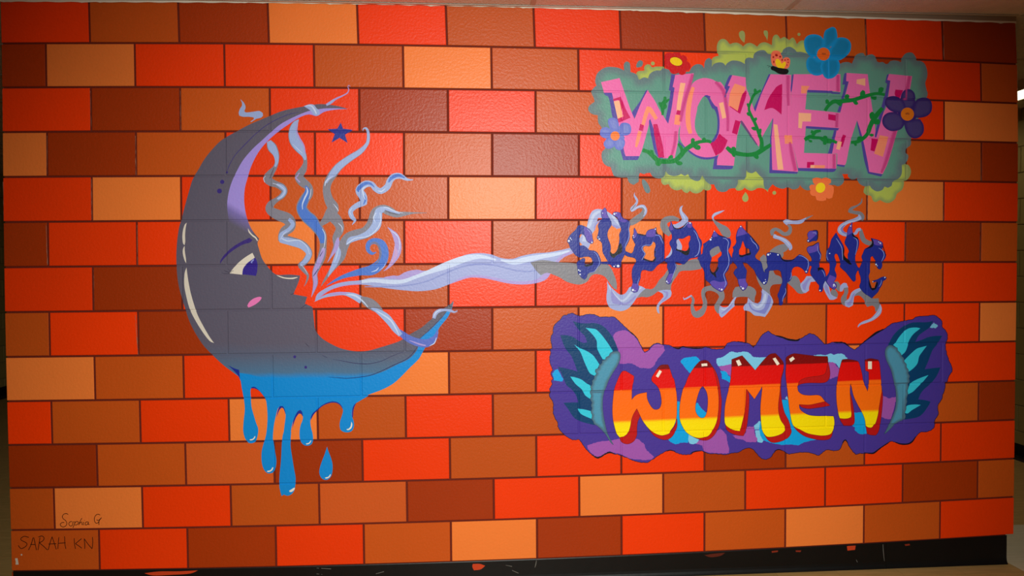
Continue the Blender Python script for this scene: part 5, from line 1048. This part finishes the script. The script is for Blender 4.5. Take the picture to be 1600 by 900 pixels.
poly('scratched_spot', 'C9BFB0', '94,790 110,788 113,806 117,828 98,829 99,810|' + dot(135, 767, 5), wall, 3, smooth=False)
# bare masonry showing where the enamel stops short, at the joints and the wall's left edge
bare = paint('9A6650', .6)
org(*PX)
rnd = random.Random(8)
for x0, y0, x1, y1, w in ((3.2, 140, 4.0, 200, 1.3), (4.2, 284, 5.6, 342, 1.3), (7.6, 424, 8.0, 486, 1.2), (140.6, 142, 142.2, 204, 1.0), (281.4, 142, 282.6, 204, 1.1), (211.2, 212, 212.0, 273, 1.2), (142.4, 280, 143.2, 343, 1.0), (72.0, 352, 74.0, 414, 1.0), (213.6, 352, 214.8, 414, 1.0),
                           (146.4, 422, 147.4, 485, .9), (211.6, 492, 215.4, 554, 1.1), (1353.0, 38, 1354.4, 90, 1.0), (1474.4, 36, 1475.4, 92, .9), (1533.4, 286, 1534.4, 282, .9), (1474.6, 288, 1474.4, 344, .9), (1414.8, 350, 1414.0, 406, 1.1), (1532.4, 350, 1531.6, 406, .9), (1472.8, 412, 1471.6, 470, .9), (1533.0, 226, 1533.6, 282, 1.0), (1356.4, 286, 1355.8, 342, .8), (73, 212, 72.6, 272, 1.0)):
    n = max(3, int(abs(y1 - y0) / 5)); pts = []
    for k in range(n + 1):
        pts.append('%.2f,%.2f,%.2f' % (x0 + (x1 - x0) * k / n + rnd.uniform(-.15, .15), y0 + (y1 - y0) * k / n, w * rnd.uniform(.1, .9)))
    if abs(y1 - y0) > 8: ribbon('bare_chip', bare, ' '.join(pts), wall, 1)
# orange paint smeared on the rubber cove base
org(400, 675); sm = paint('C8401C')
poly('paint_smear', sm, '1355,822 1400,822 1432,834 1404,856 1362,862 1352,840', bb, 36)
org(0, 675); poly('paint_smear', sm, '905,880 1000,869 1120,868 1240,862 1190,882 1080,890 960,894', bb, 36)
org(1200, 675); poly('paint_smear', sm, '490,712 545,706 541,734 494,739', bb, 36); poly('paint_smear', '8A2C18', '20,742 60,738 58,748 22,752|170,738 205,738 200,748 172,747|850,700 880,696 885,706 855,710', bb, 36)
org(800, 675); poly('paint_smear', '5A2014', '1200,768 1260,758 1330,752 1300,772 1240,780', bb, 36)
gs = paint('6A6660', .6)
for o, s in (((400, 675), '380,848,2 470,853,4|750,884,3 800,870,4|1560,830,2 1600,838,4|380,884,3 415,888,2'), ((800, 675), '152,800,3 148,825,5 142,845,2|0,862,3 40,880,4'), ((1200, 675), '715,700,3 718,750,4 724,805,2|548,796,3 556,812,3')):
    org(*o); ribbon('scuff', gs, s, bb, 36)
